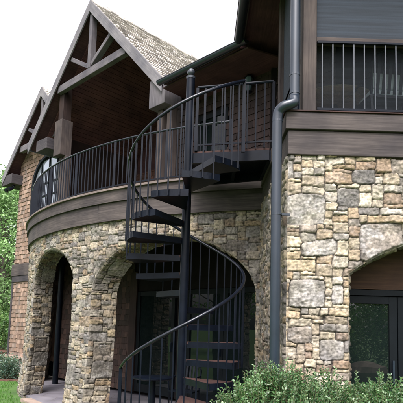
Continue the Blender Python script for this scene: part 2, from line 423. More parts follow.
# ================================================================ THE SETTING
m, n, l, b = newmat('lawn_grass_soil')
f = noise(n, l, 3, 8); l.new(ramp(n, l, f, [(.3, (.035, .085, .012)), (.7, (.075, .16, .025))]), b.inputs['Base Color'])
b.inputs['Roughness'].default_value = .9; f = noise(n, l, 60, 4); bump(n, l, b, f, .6, .03); M['lawn'] = m
m, n, l, b = newmat('bluestone_patio')
bt = n.new('ShaderNodeTexBrick'); tc = n.new('ShaderNodeTexCoord'); l.new(tc.outputs['Object'], bt.inputs['Vector'])
bt.inputs['Scale'].default_value = 1.0; bt.inputs['Brick Width'].default_value = .75; bt.inputs['Row Height'].default_value = .5; bt.inputs['Mortar Size'].default_value = .008
bt.inputs['Color1'].default_value = (.20, .195, .21, 1); bt.inputs['Color2'].default_value = (.15, .145, .165, 1); bt.inputs['Mortar'].default_value = (.12, .11, .1, 1)
f = noise(n, l, 4, 6); l.new(mul(n, l, bt.outputs[0], ramp(n, l, f, [(.3, (.75, .72, .75)), (.7, (1.15, 1.1, 1.1))])), b.inputs['Base Color'])
b.inputs['Roughness'].default_value = .55; M['patio'] = m
M['coping'] = mat_plain('sandstone_coping', (.27, .205, .165), .8, 0, .15, 5, .3, bmp=.2)
M['mulch'] = mat_plain('bark_mulch', (.10, .052, .038), .95, 0, .4, 40, .2, bmp=.8)

g = MB(); N_ = 70
def gz(x, y):
    d = math.hypot(x-0, y-8); back = max(0, y-26)
    return -.13 + .05*max(0, back)*.6*(1-math.exp(-back/20)) if d > 12 else -.13
xs = [-300, -150, -80]+list(np.linspace(-50, 50, 40))+[80, 150, 300]
for i in range(len(xs)-1):
    for j in range(len(xs)-1):
        a = [(xs[i], xs[j]+10), (xs[i+1], xs[j]+10), (xs[i+1], xs[j+1]+10), (xs[i], xs[j+1]+10)]
        g.face([(x, y, gz(x, y)) for x, y in a])
obj('lawn', g, M['lawn'], kind='structure', smooth=True)
g = MB(); pts = [bow(p, 7.50, 0) for p in range(-90, -9, 3)]
poly = [Vector((p.x, p.y, -.145)) for p in pts]+[Vector((1.4, 7.35, -.145)), Vector((1.4, 8.9, -.145))]+[L(-4.2, FS+.3, -EYE-.145), L(-16, FS+.3, -EYE-.145)]
g.prism(poly, (0, 0, .075)); obj('patio_floor', g, M['patio'], kind='structure')
g = MB(); g.prism([(-.225+1.02*math.cos(k*math.pi/24), 6.5+1.02*math.sin(k*math.pi/24), -.15) for k in range(48)], (0, 0, .078)); obj('stair_pad', g, M['coping'], kind='structure')
g = MB()
for p in range(-57, -10, 3):
    a, b2, c2, d2 = bow(p, 7.72, -.15), bow(p+3, 7.72, -.15), bow(p+3, 7.50, -.15), bow(p, 7.50, -.15)
    g.hexa([a, b2, c2, d2]+[q+Vector((0, 0, .085)) for q in (a, b2, c2, d2)])
obj('patio_edging', g, M['coping'], kind='structure')
g = MB()
def blob(cx_, cy_, rx, ry, z, seed, rot=0):
    rr = random.Random(seed); q = []
    for k in range(28):
        a = 2*math.pi*k/28; f_ = 1+.12*rr.uniform(-1, 1); x, y = rx*f_*math.cos(a), ry*f_*math.sin(a)
        q.append((cx_+x*math.cos(rot)-y*math.sin(rot), cy_+x*math.sin(rot)+y*math.cos(rot), z))
    return q
for (q, zz) in ((blob(-6.1, 15.0, 1.5, .62, -.135, 1, -.8), .03), (blob(-14, 24, 6, 2.2, -.135, 2), .25), (blob(1.2, 3.9, 2.2, 1.25, -.135, 3), .035)):
    g.prism(q, (0, 0, zz))
obj('mulch_bed', g, M['mulch'], kind='structure')

# ================================================================ THE HOUSE
house = thing('house', (0, 9.5, 0), 'large stone and cedar shingle house with steep gables, bowed deck, arches and dark gutters', 'house')

# --- curved stone arcade under the bowed deck
RW = 7.48
def flare(z): return .09*np.clip(1-z/1.5, 0, 1)**2
def Pb(u, v):
    ph = u/RW; r = RW+flare(v)
    return np.stack([BCX+r*np.sin(ph), BCY-r*np.cos(ph), v], -1)
def Nb(u, v): ph = u/RW; return np.stack([np.sin(ph), -np.cos(ph), np.zeros_like(u)], -1)
deg = lambda d_: R(d_)*RW
ops = [Opening(deg(-27.5), deg(12.3), .45+EYE, 1.0), Opening(deg(-52.4), deg(8.1), .72+EYE, .74), Opening(deg(-74), deg(6.5), .72+EYE, .7)]
H0 = 1.80+EYE
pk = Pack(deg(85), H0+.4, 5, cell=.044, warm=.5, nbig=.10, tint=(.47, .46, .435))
uoff = deg(-93)
class Shift:
    def __init__(s, p, du, dv=-.2): s.p, s.du, s.dv = p, du, dv; s.lab = p.lab; s.cell = p.cell
    def sample(s, u, v, seed=0): return s.p.sample(u-s.du, v-s.dv, seed)
us = np.r_[np.arange(deg(-92), deg(-67), .03), np.arange(deg(-67), deg(-9), .0125)]
vs = np.arange(-.2, H0+.0125, .0125)
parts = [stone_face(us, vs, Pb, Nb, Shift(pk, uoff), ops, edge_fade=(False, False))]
TH = .44; SHR = (.42, -.55, 0)
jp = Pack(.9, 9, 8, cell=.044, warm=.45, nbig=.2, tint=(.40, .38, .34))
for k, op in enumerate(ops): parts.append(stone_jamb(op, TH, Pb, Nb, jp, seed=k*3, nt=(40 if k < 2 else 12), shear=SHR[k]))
def Pbi(u, v): ph = u/RW; r = RW-TH+flare(v); return np.stack([BCX+r*np.sin(ph), BCY-r*np.cos(ph), v], -1)
def Nbi(u, v): return -Nb(u, v)
vi, ci, fi = stone_face(np.arange(deg(-92), deg(-9), .04), np.arange(-.2, H0+.04, .04), Pbi, Nbi, Shift(pk, uoff), [Opening(o_.uc+SHR[k]*TH, o_.a, o_.v0, o_.b) for k, o_ in enumerate(ops)], seed=9, edge_fade=(False, False))
parts.append((vi, ci, fi[:, ::-1]))
stone_parts(parts, 'arcade_wall', house, 'curved tan and grey field stone wall with three arched openings')

# --- stone block on the right with one wide low arch
def Pr(u, v): return np.stack([u, np.full_like(u, RY)-.05*np.clip(1-v/.8, 0, 1), v], -1)
def Nr(u, v): return np.stack([0*u, 0*u-1, 0*u], -1)
XL = .905
opr = Opening(2.75, 1.18, .60+EYE, .42, 'segment')
bigs = [(u_+.02, v_+.2, w_, h_) for u_, v_, w_, h_ in ((.0, 2.68, .44, .36), (.53, 2.89, .27, .25), (.82, 2.30, .50, .44), (.18, 2.36, .38, .20), (.56, 2.10, .36, .28),
        (.72, 3.13, .28, .20), (.0, 3.18, .12, .24), (.05, 1.80, .42, .30), (.50, 1.82, .15, .22), (.05, 1.40, .28, .18), (.36, 1.26, .28, .24), (.10, .80, .40, .25), (.30, .30, .4, .3), (1.36, 2.95, .25, .3))]
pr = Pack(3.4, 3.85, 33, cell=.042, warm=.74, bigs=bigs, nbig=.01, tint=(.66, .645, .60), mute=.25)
usr = np.r_[np.arange(XL, 2.6, .008), np.arange(2.6, 4.3, .02)]
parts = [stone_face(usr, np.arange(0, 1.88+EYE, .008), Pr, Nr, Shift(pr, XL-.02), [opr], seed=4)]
parts.append(stone_jamb(opr, .40, Pr, Nr, jp, seed=7, nt=16))
def Ps(u, v): return np.stack([np.full_like(u, XL), u-.05*np.clip(1-v/.8, 0, 1)*(u < RY+.01), v], -1)
def Ns(u, v): return np.stack([0*u-1, 0*u, 0*u], -1)
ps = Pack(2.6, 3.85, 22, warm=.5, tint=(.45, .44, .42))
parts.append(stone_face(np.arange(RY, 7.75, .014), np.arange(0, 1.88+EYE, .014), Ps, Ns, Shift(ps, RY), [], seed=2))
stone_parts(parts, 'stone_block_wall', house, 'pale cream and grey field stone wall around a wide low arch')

# --- bowed deck edge beam in two boards, deck slab
def arc_box(r0, r1, z0, z1, p0, p1, step=1.0, mat=None, name='x', parent=house, **k):
    g = MB(); n = int((p1-p0)/step)
    for i in range(n):
        a, b2 = p0+(p1-p0)*i/n, p0+(p1-p0)*(i+1)/n
        q = [bow(a, r1, z0), bow(b2, r1, z0), bow(b2, r0, z0), bow(a, r0, z0)]
        k0 = len(g.v); g.v += [tuple(x) for x in q]+[tuple(x+Vector((0, 0, z1-z0))) for x in q]
        fs = [(3,2,1,0), (4,5,6,7), (0,1,5,4), (2,3,7,6)]
        if i == 0: fs.append((3,0,4,7))
        if i == n-1: fs.append((1,2,6,5))
        for f_ in fs: g.f.append(tuple(k0+j for j in f_)); g.c.append(None)
    def uvf(q): return (math.atan2(q.x-BCX, BCY-q.y)*7.5, q.z+math.hypot(q.x-BCX, q.y-BCY))
    return obj(name, g, mat, parent, uv=uvf, **k)
for a, b2 in ((-92, -66.3), (-66.25, -47.45), (-47.4, -28.95), (-28.9, -10)):
    arc_box(7.44, 7.60, DK-.235, DK-.035, a, b2, mat=M['beam'], name='edge_board')
for a, b2 in ((-92, -57.95), (-57.9, -38.45), (-38.4, -14.05), (-14.0, -10)):
    arc_box(7.42, 7.56, DK-.56, DK-.24, a, b2, mat=M['beam'], name='edge_beam')
arc_box(7.3, 7.64, DK-.03, DK+.005, -92, -10, mat=M['deckedge'], name='deck_nosing')  # paler wood colour carries the lit top of the deck boards
g = MB(); poly = [bow(p, 7.43, DK-.10) for p in range(-90, -9, 2)]+[Vector((1.4, 9.0, DK-.10)), L(-4.2, FS-.02, DK-.10-EYE), L(-16, FS-.02, DK-.10-EYE)]
g.prism(poly, (0, 0, .065)); obj('deck_floor', g, M['deckedge'], house)
g = MB()
for k in range(13):                                   # joists under the deck
    t = -15+k*.8; a = L(t, FS-.05, 0); d_ = -LS
    # shoot to the bow
    lo, hi = 0, 6
    for _ in range(30):
        mid = (lo+hi)/2; q = a+d_*mid
        if math.hypot(q.x-BCX, q.y-BCY) < 7.4: lo = mid
        else: hi = mid
    if lo > .3:
        q = a+d_*lo; g.bar((a.x, a.y, DK-.24), (q.x, q.y, DK-.24), .05, .24)
obj('deck_joists', g, M['darkwood'], house)

# --- beams and porch of the right block
g = MB().box(.865, 4.6, RY-.075, RY+.15, DK-.205, DK-.012); obj('porch_beam', g, M['beam'], house, bevel=.008)
g = MB().box(.895, 4.6, RY-.045, RY+.13, 1.87+EYE, DK-.21); obj('porch_beam', g, M['beam'], house, bevel=.008)
g = MB().box(.865, .99, RY+.155, 7.6, DK-.205, DK-.012); obj('porch_side_beam', g, M['beam'], house, bevel=.006)
g = MB().box(.895, .99, RY+.155, 7.6, 1.87+EYE, DK-.21); obj('porch_side_beam', g, M['beam'], house, bevel=.006)
g = MB().box(.85, 4.6, RY-.09, RY+.16, DK-.008, DK+.004); obj('porch_sill', g, M['tread'], house)
g = MB().box(1.0, 4.6, RY+.17, 9.0, DK-.07, DK-.005); obj('porch_floor', g, M['deckedge'], house)
g = MB().box(1.055, 1.205, RY-.03, RY+.14, DK+.014, 5.0+EYE); obj('porch_post', g, M['post'], house, bevel=.01)
g = MB().box(3.7, 3.85, RY-.03, RY+.14, DK+.014, 5.0+EYE); obj('porch_post', g, M['post'], house, bevel=.01)
g = MB().box(1.06, 1.2, 7.0, 7.14, DK+.014, 4.9+EYE); obj('porch_post', g, M['post'], house, bevel=.01)
g = MB().box(1.208, 3.698, RY-.01, RY+.08, 3.185+EYE, 3.245+EYE); obj('screen_rail', g, M['post'], house, bevel=.006)
g = MB().box(1.208, 3.698, RY+.052, RY+.058, 3.25+EYE, 4.96+EYE); obj('screen_shade', g, M['shade'], house, label='drawn dark blue grey woven shade')
g = MB().box(1.208, 3.698, RY+.085, RY+.089, DK+.02, 3.20+EYE); obj('insect_screen', g, M['screen'], house, label='sheer dark insect screen')
g = MB().box(1.12, 1.124, RY+.15, 6.99, DK+.02, 4.9+EYE); obj('insect_screen', g, M['shade'], house)
g = MB().box(1.12, 1.20, RY+.15, 6.99, 3.18+EYE, 3.24+EYE); obj('screen_rail', g, M['post'], house)
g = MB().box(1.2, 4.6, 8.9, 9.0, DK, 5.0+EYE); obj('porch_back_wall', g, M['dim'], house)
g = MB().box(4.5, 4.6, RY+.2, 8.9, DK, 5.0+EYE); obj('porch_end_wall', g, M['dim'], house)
# porch roof, soffit, fascia and gutters (eave along X = .58, eave along the front)
g = MB().box(.62, 5.2, 4.62, 9.6, 5.0+EYE, 5.06+EYE); obj('porch_soffit', g, M['soffit'], house)
g = MB(); g.hexa([(.55, 4.55, 5.065+EYE), (5.2, 4.55, 5.065+EYE), (5.2, 9.8, 5.065+EYE), (.55, 9.8, 5.065+EYE), (2.6, 6.6, 6.7+EYE), (5.2, 6.6, 6.7+EYE), (5.2, 7.8, 6.7+EYE), (2.6, 7.8, 6.7+EYE)], (.25, .2, .15)); obj('porch_roof', g, M['shake'], house)
g = MB().box(.585, .618, 4.6, 8.28, 4.93+EYE, 5.06+EYE); obj('fascia_board', g, M['beam'], house)

# --- lower right: recessed glass door behind the low arch
DY = RY+.42
g = MB().box(1.45, 4.1, DY, DY+.1, .47+EYE, 1.3+EYE); obj('door_header', g, mat_wood('brown_header_wood', (.03, .015, .009), (.065, .034, .018)), house, label='brown wood panel filling the head of the low arch')
def glass_door(name, x0, x1, z0, z1, y, parent, st=.10, handle=True, label=None):
    g = MB(); g.box(x0, x0+st, y, y+.06, z0, z1); g.box(x1-st, x1, y, y+.06, z0, z1)
    g.box(x0+st, x1-st, y+.002, y+.058, z1-st, z1); g.box(x0+st, x1-st, y+.002, y+.058, z0, z0+.2)
    d_ = obj(name, g, M['frame'], parent, bevel=.004, label=label)
    obj('pane', MB().box(x0+st-.01, x1-st+.01, y+.025, y+.037, z0+.19, z1-st+.01), M['glass'], d_)
    if handle: obj('handle', MB().box(x1-.07, x1-.05, y-.05, y-.03, z0+.95, z0+1.2).box(x1-.07, x1-.05, y-.03, y, z0+1.05, z0+1.1), M['bronze'], d_)
    return d_
obj('door_frame', MB().box(1.45, 1.60, DY+.01, DY+.1, 0.0, .465+EYE).box(1.60, 4.1, DY+.01, DY+.1, .40+EYE, .465+EYE), M['frame'], house)
glass_door('glass_door', 1.61, 2.25, .02, .395+EYE, DY+.03, house, .09)
glass_door('glass_door', 2.26, 3.05, .02, .395+EYE, DY+.03, house, .09)
glass_door('glass_door', 3.06, 3.85, .02, .395+EYE, DY+.03, house, .09)
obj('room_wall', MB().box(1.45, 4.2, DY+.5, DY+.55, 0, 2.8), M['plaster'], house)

# --- shingles
def shingles(g, O, U, V, Nn, Lu, Lv, expo, wr, cols, skip=None, butt=.022, seed=0, jit=.012):
    r = random.Random(seed); O, U, V, Nn = Vector(O), Vector(U), Vector(V), Vector(Nn)
    nrow = int(math.ceil(Lv/expo))
    for j in range(nrow):
        x = -r.uniform(0, wr[1]); v0 = j*expo
        while x < Lu:
            wd = r.uniform(*wr); a, b2 = max(x, 0)+.002, min(x+wd, Lu)-.002; x += wd
            if b2-a < .015: continue
            v1 = v0+r.uniform(-jit, jit); v2 = min(v0+expo*1.25, Lv+.02)
            if skip and skip((a+b2)/2, v0+expo*.5): continue
            c = cols[r.randrange(len(cols))]; k = r.uniform(.75, 1.25); c = [q*k for q in c]; bt_ = butt*r.uniform(.8, 1.3)
            p = [O+U*a+V*v1, O+U*b2+V*v1, O+U*b2+V*v2, O+U*a+V*v2]
            g.hexa([p[0], p[1], p[2], p[3], p[0]+Nn*bt_, p[1]+Nn*bt_, p[2]+Nn*.004, p[3]+Nn*.004], c)
CED = [(.19, .125, .088), (.22, .15, .11), (.16, .108, .08), (.26, .18, .135), (.18, .135, .108)]
CED_SHADE = [(.04, .024, .02), (.055, .032, .025), (.03, .02, .016)]  # cedar tones darkened to hold the shade under the deck
SHK = [(.38, .355, .32), (.44, .415, .375), (.31, .29, .265), (.50, .475, .43)]

WIN = Opening(-14.0, 1.02, 4.25, .92)          # arched window in t, z(eye)
def skipwin(t, z): return WIN.dist(np.array(t), np.array(z)) < .04 and z > 2.62
# left shingle wall, ground to gable
def in_gable2(t, z): return z > 7.05-abs(t+14.04)*1.0
g = MB(); shingles(g, L(-15.95, FS-.02, -EYE+.42), LT, LZ, -LS, 3.1, 8.0, .135, (.09, .19), CED,
                   lambda u, v: skipwin(u-15.95, v-EYE+.42) or in_gable2(u-15.95, v-EYE+.42) or (1.95 < v-EYE+.42 < 2.35 and False), seed=3)
obj('shingle_wall', g, M['shingle'], house, label='orange brown cedar shingle wall at the far left')
g = MB()
for (t0, t1, z0, z1) in ((-15.93, -15.02, -EYE, 4.9), (-15.02, -12.98, -EYE, 2.6), (-12.98, -12.6, -EYE, 1.9), (-15.3, -13.36, 5.0, 5.6)):
    a, b2, c2, d2 = L(t0, FS, z0), L(t1, FS, z0), L(t1, FS+.15, z0), L(t0, FS+.15, z0)
    g.hexa([a, b2, c2, d2]+[q+LZ*(z1-z0) for q in (a, b2, c2, d2)])
g.prism([L(-15.9, FS, 4.9), L(-12.3, FS, 4.9), L(-12.3, FS, 5.1), L(-14.04, FS, 7.0), L(-15.9, FS, 5.1)][::1] if False else [L(-15.9, FS+.05, 5.2), L(-13.36, FS+.05, 5.2), L(-13.36, FS+.05, 6.3), L(-14.04, FS+.05, 6.95)], LS*.1)
a = L(-15.95, FS, -EYE); g.hexa([a, a+LS*5, a+LS*5+LT*.1, a+LT*.1]+[q+LZ*(EYE+5.0) for q in (a, a+LS*5, a+LS*5+LT*.1, a+LT*.1)])
obj('wall_sheathing', g, M['dim'], house)
g = MB(); shingles(g, L(-15.96, FS+5, -EYE+.42), -LS, LZ, -LT, 5, 6.0, .135, (.09, .19), CED, seed=13)
obj('shingle_wall', g, M['shingle'], house, label='cedar shingle wall around the far left corner')
# band boards and stone ledge on the left wall
def lbox(t0, t1, s0, s1, z0, z1, g=None):
    g = g or MB(); return g.hexa([L(t0, s0, z0), L(t1, s0, z0), L(t1, s1, z0), L(t0, s1, z0), L(t0, s0, z1), L(t1, s0, z1), L(t1, s1, z1), L(t0, s1, z1)])
obj('band_board', lbox(-16.02, -14.2, FS-.085, FS-.002, 1.42, 1.80), M['beam'], house, bevel=.006)
obj('band_board', lbox(-16.00, -14.2, FS-.065, FS-.002, 1.22, 1.415), M['beam_d'], house, bevel=.006)
obj('corner_board', lbox(-16.0, -15.9, FS-.06, FS+.05, -EYE+.4, 1.2), M['beam_d'], house, bevel=.005)
pl_ = Pack(2.6, .6, 31, warm=.55, tint=(.5, .49, .46))
def Pl(u, v): q = np.array(L(-16.08, FS-.20, -EYE-.1)); return q+u[..., None]*np.array(LT)+v[..., None]*np.array(LZ)
def Nl(u, v): return np.zeros(u.shape+(3,))-np.array(LS)
stone_parts([stone_face(np.arange(0, 2.2, .02), np.arange(0, .48, .02), Pl, Nl, pl_)], 'stone_ledge', house)
obj('ledge_cap', lbox(-16.15, -13.9, FS-.27, FS, -EYE+.38, -EYE+.43), M['coping'], house)
# arched window: frame, muntins, pane, curtain
def arch_pts(op, v0, k=24, inset=0):
    a, b2 = op.a-inset, op.b-inset
    return [(op.uc-a, v0)]+[(op.uc-a*math.cos(math.pi*i/k), op.v0+b2*math.sin(math.pi*i/k)) for i in range(k+1)]+[(op.uc+a, v0)]
g = MB(); o_, i_ = arch_pts(WIN, 2.62), arch_pts(WIN, 2.72, inset=.09)
for k in range(len(o_)-1):
    q = [L(o_[k][0], FS-.07, o_[k][1]), L(o_[k+1][0], FS-.07, o_[k+1][1]), L(i_[k+1][0], FS-.07, i_[k+1][1]), L(i_[k][0], FS-.07, i_[k][1])]
    g.hexa(q+[p+LS*.12 for p in q])
lbox(-15.02, -12.98, FS-.075, FS+.05, 2.58, 2.70, g)
for t in (-14.48, -14.0, -13.52): lbox(t-.02, t+.02, FS-.03, FS+.03, 2.7, 4.25+.8*math.sqrt(1-((t+14)/.93)**2), g)
for z in (3.3, 3.85, 4.25): lbox(-14.93, -13.07, FS-.028, FS+.028, z-.02, z+.02, g)
wf = obj('arched_window', g, M['frame'], house)
g = MB(); g.prism([L(t, FS+.005, z) for t, z in arch_pts(WIN, 2.7, inset=.08)], LS*.01); obj('pane', g, M['winglass'], wf)

# --- lower facade wall (behind the arcade), doors
g = MB()
for (t0, t1, z0, z1) in ((-12.6, -9.35, -EYE, 1.75), (-7.95, -7.65, -EYE, 1.75), (-5.5, -3.9, -EYE, 1.75), (-9.35, -7.95, .75, 1.75), (-7.65, -5.5, .75, 1.75)):
    lbox(t0, t1, FS, FS+.15, z0, z1, g)
lbox(-13.4, -3.9, FS+.2, FS+.25, -EYE-.1, 1.75, g); obj('lower_wall', g, M['dim'], house)  # second, dark sheet added behind to block bright gaps beside the doors
g = MB(); shingles(g, L(-12.84, FS-.02, -EYE), LT, LZ, -LS, 3.4, 3.3, .135, (.09, .19), CED_SHADE, lambda u, v: False, seed=5)
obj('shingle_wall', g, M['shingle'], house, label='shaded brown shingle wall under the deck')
g = MB(); shingles(g, L(-5.45, FS-.02, -EYE), LT, LZ, -LS, 1.4, 3.3, .135, (.09, .19), CED_SHADE, seed=6)
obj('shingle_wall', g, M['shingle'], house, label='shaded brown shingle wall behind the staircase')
def facade_door(t0, t1, z0, z1, label=None, name='glass_door', st=.1, mid=False):
    g = MB(); s0 = FS-.03
    lbox(t0, t0+st, s0, s0+.07, z0, z1, g); lbox(t1-st, t1, s0, s0+.07, z0, z1, g)
    lbox(t0+st, t1-st, s0+.003, s0+.067, z1-st, z1, g); lbox(t0+st, t1-st, s0+.003, s0+.067, z0, z0+.18, g)
    if mid: lbox(t0+st, t1-st, s0+.003, s0+.067, (z0+z1)/2-.03, (z0+z1)/2+.03, g)
    d_ = obj(name, g, M['frame'], house, label=label)
    obj('pane', lbox(t0+st-.01, t1-st+.01, s0+.03, s0+.04, z0+.17, z1-st+.01), M['glass2'], d_)
    if name == 'glass_door': obj('handle', lbox(t1-.07, t1-.04, s0-.05, s0, z0+.95, z0+1.15), M['bronze'], d_)
facade_door(-9.3, -8.0, -EYE+.02, .74); facade_door(-7.62, -6.58, -EYE+.02, .74); facade_door(-6.57, -5.53, -EYE+.02, .74)
facade_door(-13.45, -12.85, -EYE+.02, .9, 'narrow glass door seen through the left arch')
g = MB(); lbox(-9.55, -9.3, FS-.07, FS-.031, -EYE, 1.2, g); obj('door_trim', g, M['darkwood'], house)
obj('patio_post', MB().tube([L(-12.02, 6.75, -EYE-.1), L(-12.02, 6.75, 1.75)], .075, 12), M['iron'], house, smooth=True)

# --- upper facade: recessed gable porch, right part
obj('porch_wall', lbox(-13.35, -13.2, FS, 10.0, 2.36-.05, 5.6), M['darkwood'], house)
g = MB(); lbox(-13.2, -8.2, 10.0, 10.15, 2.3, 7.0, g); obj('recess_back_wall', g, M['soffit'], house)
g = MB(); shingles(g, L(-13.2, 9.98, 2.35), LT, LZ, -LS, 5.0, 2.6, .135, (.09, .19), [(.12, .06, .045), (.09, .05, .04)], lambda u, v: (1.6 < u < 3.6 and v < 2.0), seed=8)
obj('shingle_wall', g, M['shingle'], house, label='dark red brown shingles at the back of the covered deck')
def swin(t0, t1, z0, z1, s_, label=None):
    g = MB()
    lbox(t0, t0+.08, s_-.06, s_, z0, z1, g); lbox(t1-.08, t1, s_-.06, s_, z0, z1, g); lbox(t0+.08, t1-.08, s_-.058, s_-.002, z1-.08, z1, g); lbox(t0+.08, t1-.08, s_-.058, s_-.002, z0, z0+.08, g)
    lbox((t0+t1)/2-.03, (t0+t1)/2+.03, s_-.056, s_-.004, z0+.08, z1-.08, g)
    d_ = obj('window', g, M['frame'], house, label=label); obj('pane', lbox(t0+.07, t1-.07, s_-.03, s_-.02, z0+.07, z1-.07), M['winglass'], d_)
swin(-11.6, -9.6, 2.4, 4.35, 9.94)
obj('porch_wall', lbox(-8.2, -8.05, FS, 10.0, 2.3, 5.6), M['darkwood'], house)
g = MB(); shingles(g, L(-8.05, FS-.02, 2.35), LT, LZ, -LS, 3.9, 2.6, .135, (.09, .19), [(.026, .016, .015), (.036, .022, .02)], lambda u, v: (.55 < u < 1.45 and v < 2.1), seed=9)  # cedar tones darkened, eave shade put into the colour
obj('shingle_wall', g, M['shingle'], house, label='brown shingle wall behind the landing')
obj('upper_wall', lbox(-8.05, -3.9, FS, FS+.15, 2.3, 5.0), M['dim'], house)
facade_door(-7.5, -6.6, 2.37, 4.45, 'dark glass door onto the deck')

# --- gable roofs
def gable(tc, zp, hw, slope, s0, s1, th, name, shk=True, hwr=None):
    """two sloped slabs with shakes; s0 front, s1 back"""
    hw0 = hw
    for sg in (-1, 1):
        hw = hwr if (hwr and sg > 0) else hw0
        q = [L(tc, s0, zp), L(tc+sg*hw, s0, zp-hw*slope), L(tc+sg*hw, s1, zp-hw*slope), L(tc, s1, zp)]
        g = MB(); g.hexa([p-LZ*th for p in q]+q); obj('roof_slab', g, M['soffit'], house)
        if sg > 0 or shk:
            D_ = (LT*sg-LZ*slope).normalized(); Nn = (LT*sg*slope+LZ).normalized(); Ls = hw*math.hypot(1, slope)
            O = q[1]+Nn*.006; U = LS
            g = MB(); shingles(g, O, U, -D_, Nn, s1-s0, Ls, .15, (.10, .22), SHK, butt=.03, seed=int(tc*10)+sg, jit=.02)
            obj('roof_shingles', g, M['shake'], house)
    g = MB()
    for k in range(int((s1-s0)/.25)):
        s_ = s0+k*.25; ht = zp+.03+.01*(k % 3)
        for sg in (-1, 1):
            p = [L(tc, s_, ht), L(tc, s_+.27, ht-.01), L(tc+sg*.16, s_+.27, ht-.16*slope-.01), L(tc+sg*.16, s_, ht-.16*slope)]
            g.hexa(p+[x+LZ*.025 for x in p], SHK[k % 4])
    obj('roof_ridge', g, M['shake'], house)
def rake(tc, zp, hw0, slope, s_, wd, thk, hwr=None):
    for sg in (-1, 1):
        hw = hwr if (hwr and sg > 0) else hw0
        p = [L(tc, s_, zp+.02), L(tc+sg*hw, s_, zp-hw*slope+.02), L(tc+sg*hw, s_, zp-hw*slope-wd), L(tc, s_, zp-wd)]
        g = MB(); g.hexa(p+[x+LS*thk for x in p]); obj('rake_fascia', g, M['rake'], house, bevel=.004)
G1 = (-10.75, 8.27, 3.0, 1.04)
gable(*G1, 6.42, 11.2, .16, 'main'); rake(*G1, 6.38, .30, .035)
G2 = (-14.04, 7.16, 2.42, 1.0)
gable(*G2, 6.85, 10.5, .14, 'second', hwr=.72); rake(*G2, 6.81, .27, .035, .72)
# board lining under the main roof slopes
for sg in (-1, 1):
    tc, zp, hw, sl = G1; g = MB(); Ls = hw*math.hypot(1, sl); D_ = (LT*sg-LZ*sl).normalized(); Nn = (LT*sg*sl+LZ).normalized()
    for k in range(int(Ls/.125)):
        c0 = L(tc, 6.75, zp-.23)+D_*(k*.125+.0625)-Nn*.0; g.obox(c0+LS*1.62, LS*1.62, D_*.058, Nn*.012)
    obj('ceiling_lining', g, M['lining'], house)
# gable trusses
def truss(tc, zp, slope, s_, ztie, hwt, wd=.15, z_add=0):
    t = thing if False else None
    g = MB().bar(L(tc-hwt, s_, ztie), L(tc+hwt, s_, ztie), .14, .2); tr = obj('gable_truss', g, M['truss'], house, bevel=.01)
    obj('king_post', MB().bar(L(tc, s_, ztie+.1), L(tc, s_, zp-.25), .13, .16, LS), M['truss'], tr, bevel=.01)
    for sg in (-1, 1):
        h = (zp-ztie); q = L(tc+sg*h*.50/slope, s_, zp-h*.50-.28)
        obj('brace', MB().bar(L(tc+sg*.08, s_+.005, ztie+.18), q, .11, .15, LS), M['truss'], tr, bevel=.01)
truss(-10.75, 8.27, 1.04, 6.52, 6.36, 1.55)
truss(-14.04, 7.16, 1.0, 6.95, 5.50, 1.36)
# eave boxes, caps and posts
obj('eave_return', lbox(-13.30, -12.68, 6.42, 6.95, 4.80, 5.12), M['beam_d'], house, bevel=.012)
obj('eave_return', lbox(-8.20, -7.68, 6.44, 6.9, 4.60, 5.22), M['truss'], house, bevel=.012)
obj('eave_return', lbox(-16.45, -15.75, 6.83, 7.6, 4.45, 4.78), M['beam_d'], house, bevel=.012)
obj('post_cap', lbox(-12.42, -12.05, 6.5, 6.84, 4.50, 5.5), M['post'], house, bevel=.012)
obj('post_cap', lbox(-12.36, -12.11, 6.56, 6.8, 5.52, 6.62), M['darkwood'], house)
for t in (-12.29, -12.08): obj('deck_post', lbox(t-.08, t+.08, 6.66, 6.82, 2.35, 4.50), M['post'], house, bevel=.01)
for t in (-8.03, -7.72): obj('deck_post', lbox(t-.08, t+.08, 6.62, 6.78, 2.35, 4.60), M['post'], house, bevel=.01)

# --- low eave roof over the deck between gable and block, with gutter
EZ = 4.93
g = MB(); q = [L(-7.55, 6.30, EZ), L(-5.52, 6.30, EZ), L(-4.6, 9.6, EZ+1.3), L(-7.75, 9.6, EZ+1.3)]
g.hexa([p-LZ*.05 for p in q]+q); obj('eave_roof', g, M['soffit'], house)
g = MB(); q = [L(-7.62, 6.34, EZ-.09), L(-5.36, 6.34, EZ-.09), L(-5.0, 7.3, EZ-.09), L(-7.62, 7.3, EZ-.09)]
q2 = [L(-7.62, 6.34, EZ-.06), L(-5.36, 6.34, EZ-.06), L(-5.0, 7.3, EZ-.06), L(-7.62, 7.3, EZ-.06)]
g.hexa(q+q2); obj('eave_soffit', g, M['soffit'], house)
def gutter(p, q, r=.072, name='gutter'):
    p, q = Vector(p), Vector(q); d_ = (q-p).normalized(); sd_ = d_.cross(LZ).normalized(); g = MB()
    def ring(c): return [c+sd_*r*math.cos(a)+LZ*r*math.sin(a) for a in np.linspace(math.pi, 2*math.pi, 12)]+[c+sd_*(r-.006)*math.cos(a)+LZ*(r-.006)*math.sin(a) for a in np.linspace(2*math.pi, math.pi, 12)]
    a, b2 = ring(p), ring(q); n_ = len(a); k = len(g.v); g.v += [tuple(x) for x in a+b2]
    for i in range(n_):
        j = (i+1) % n_; g.f.append((k+i, k+j, k+n_+j, k+n_+i)); g.c.append(None)
    for c in (p, q):
        g.face([c]+[c+sd_*r*math.cos(x)+LZ*r*math.sin(x) for x in np.linspace(math.pi, 2*math.pi, 12)])
    for sg in (-1, 1): g.tube([p+sd_*r*sg, q+sd_*r*sg], .009, 8)
    return obj(name, g, M['bronze'], house, smooth=True)
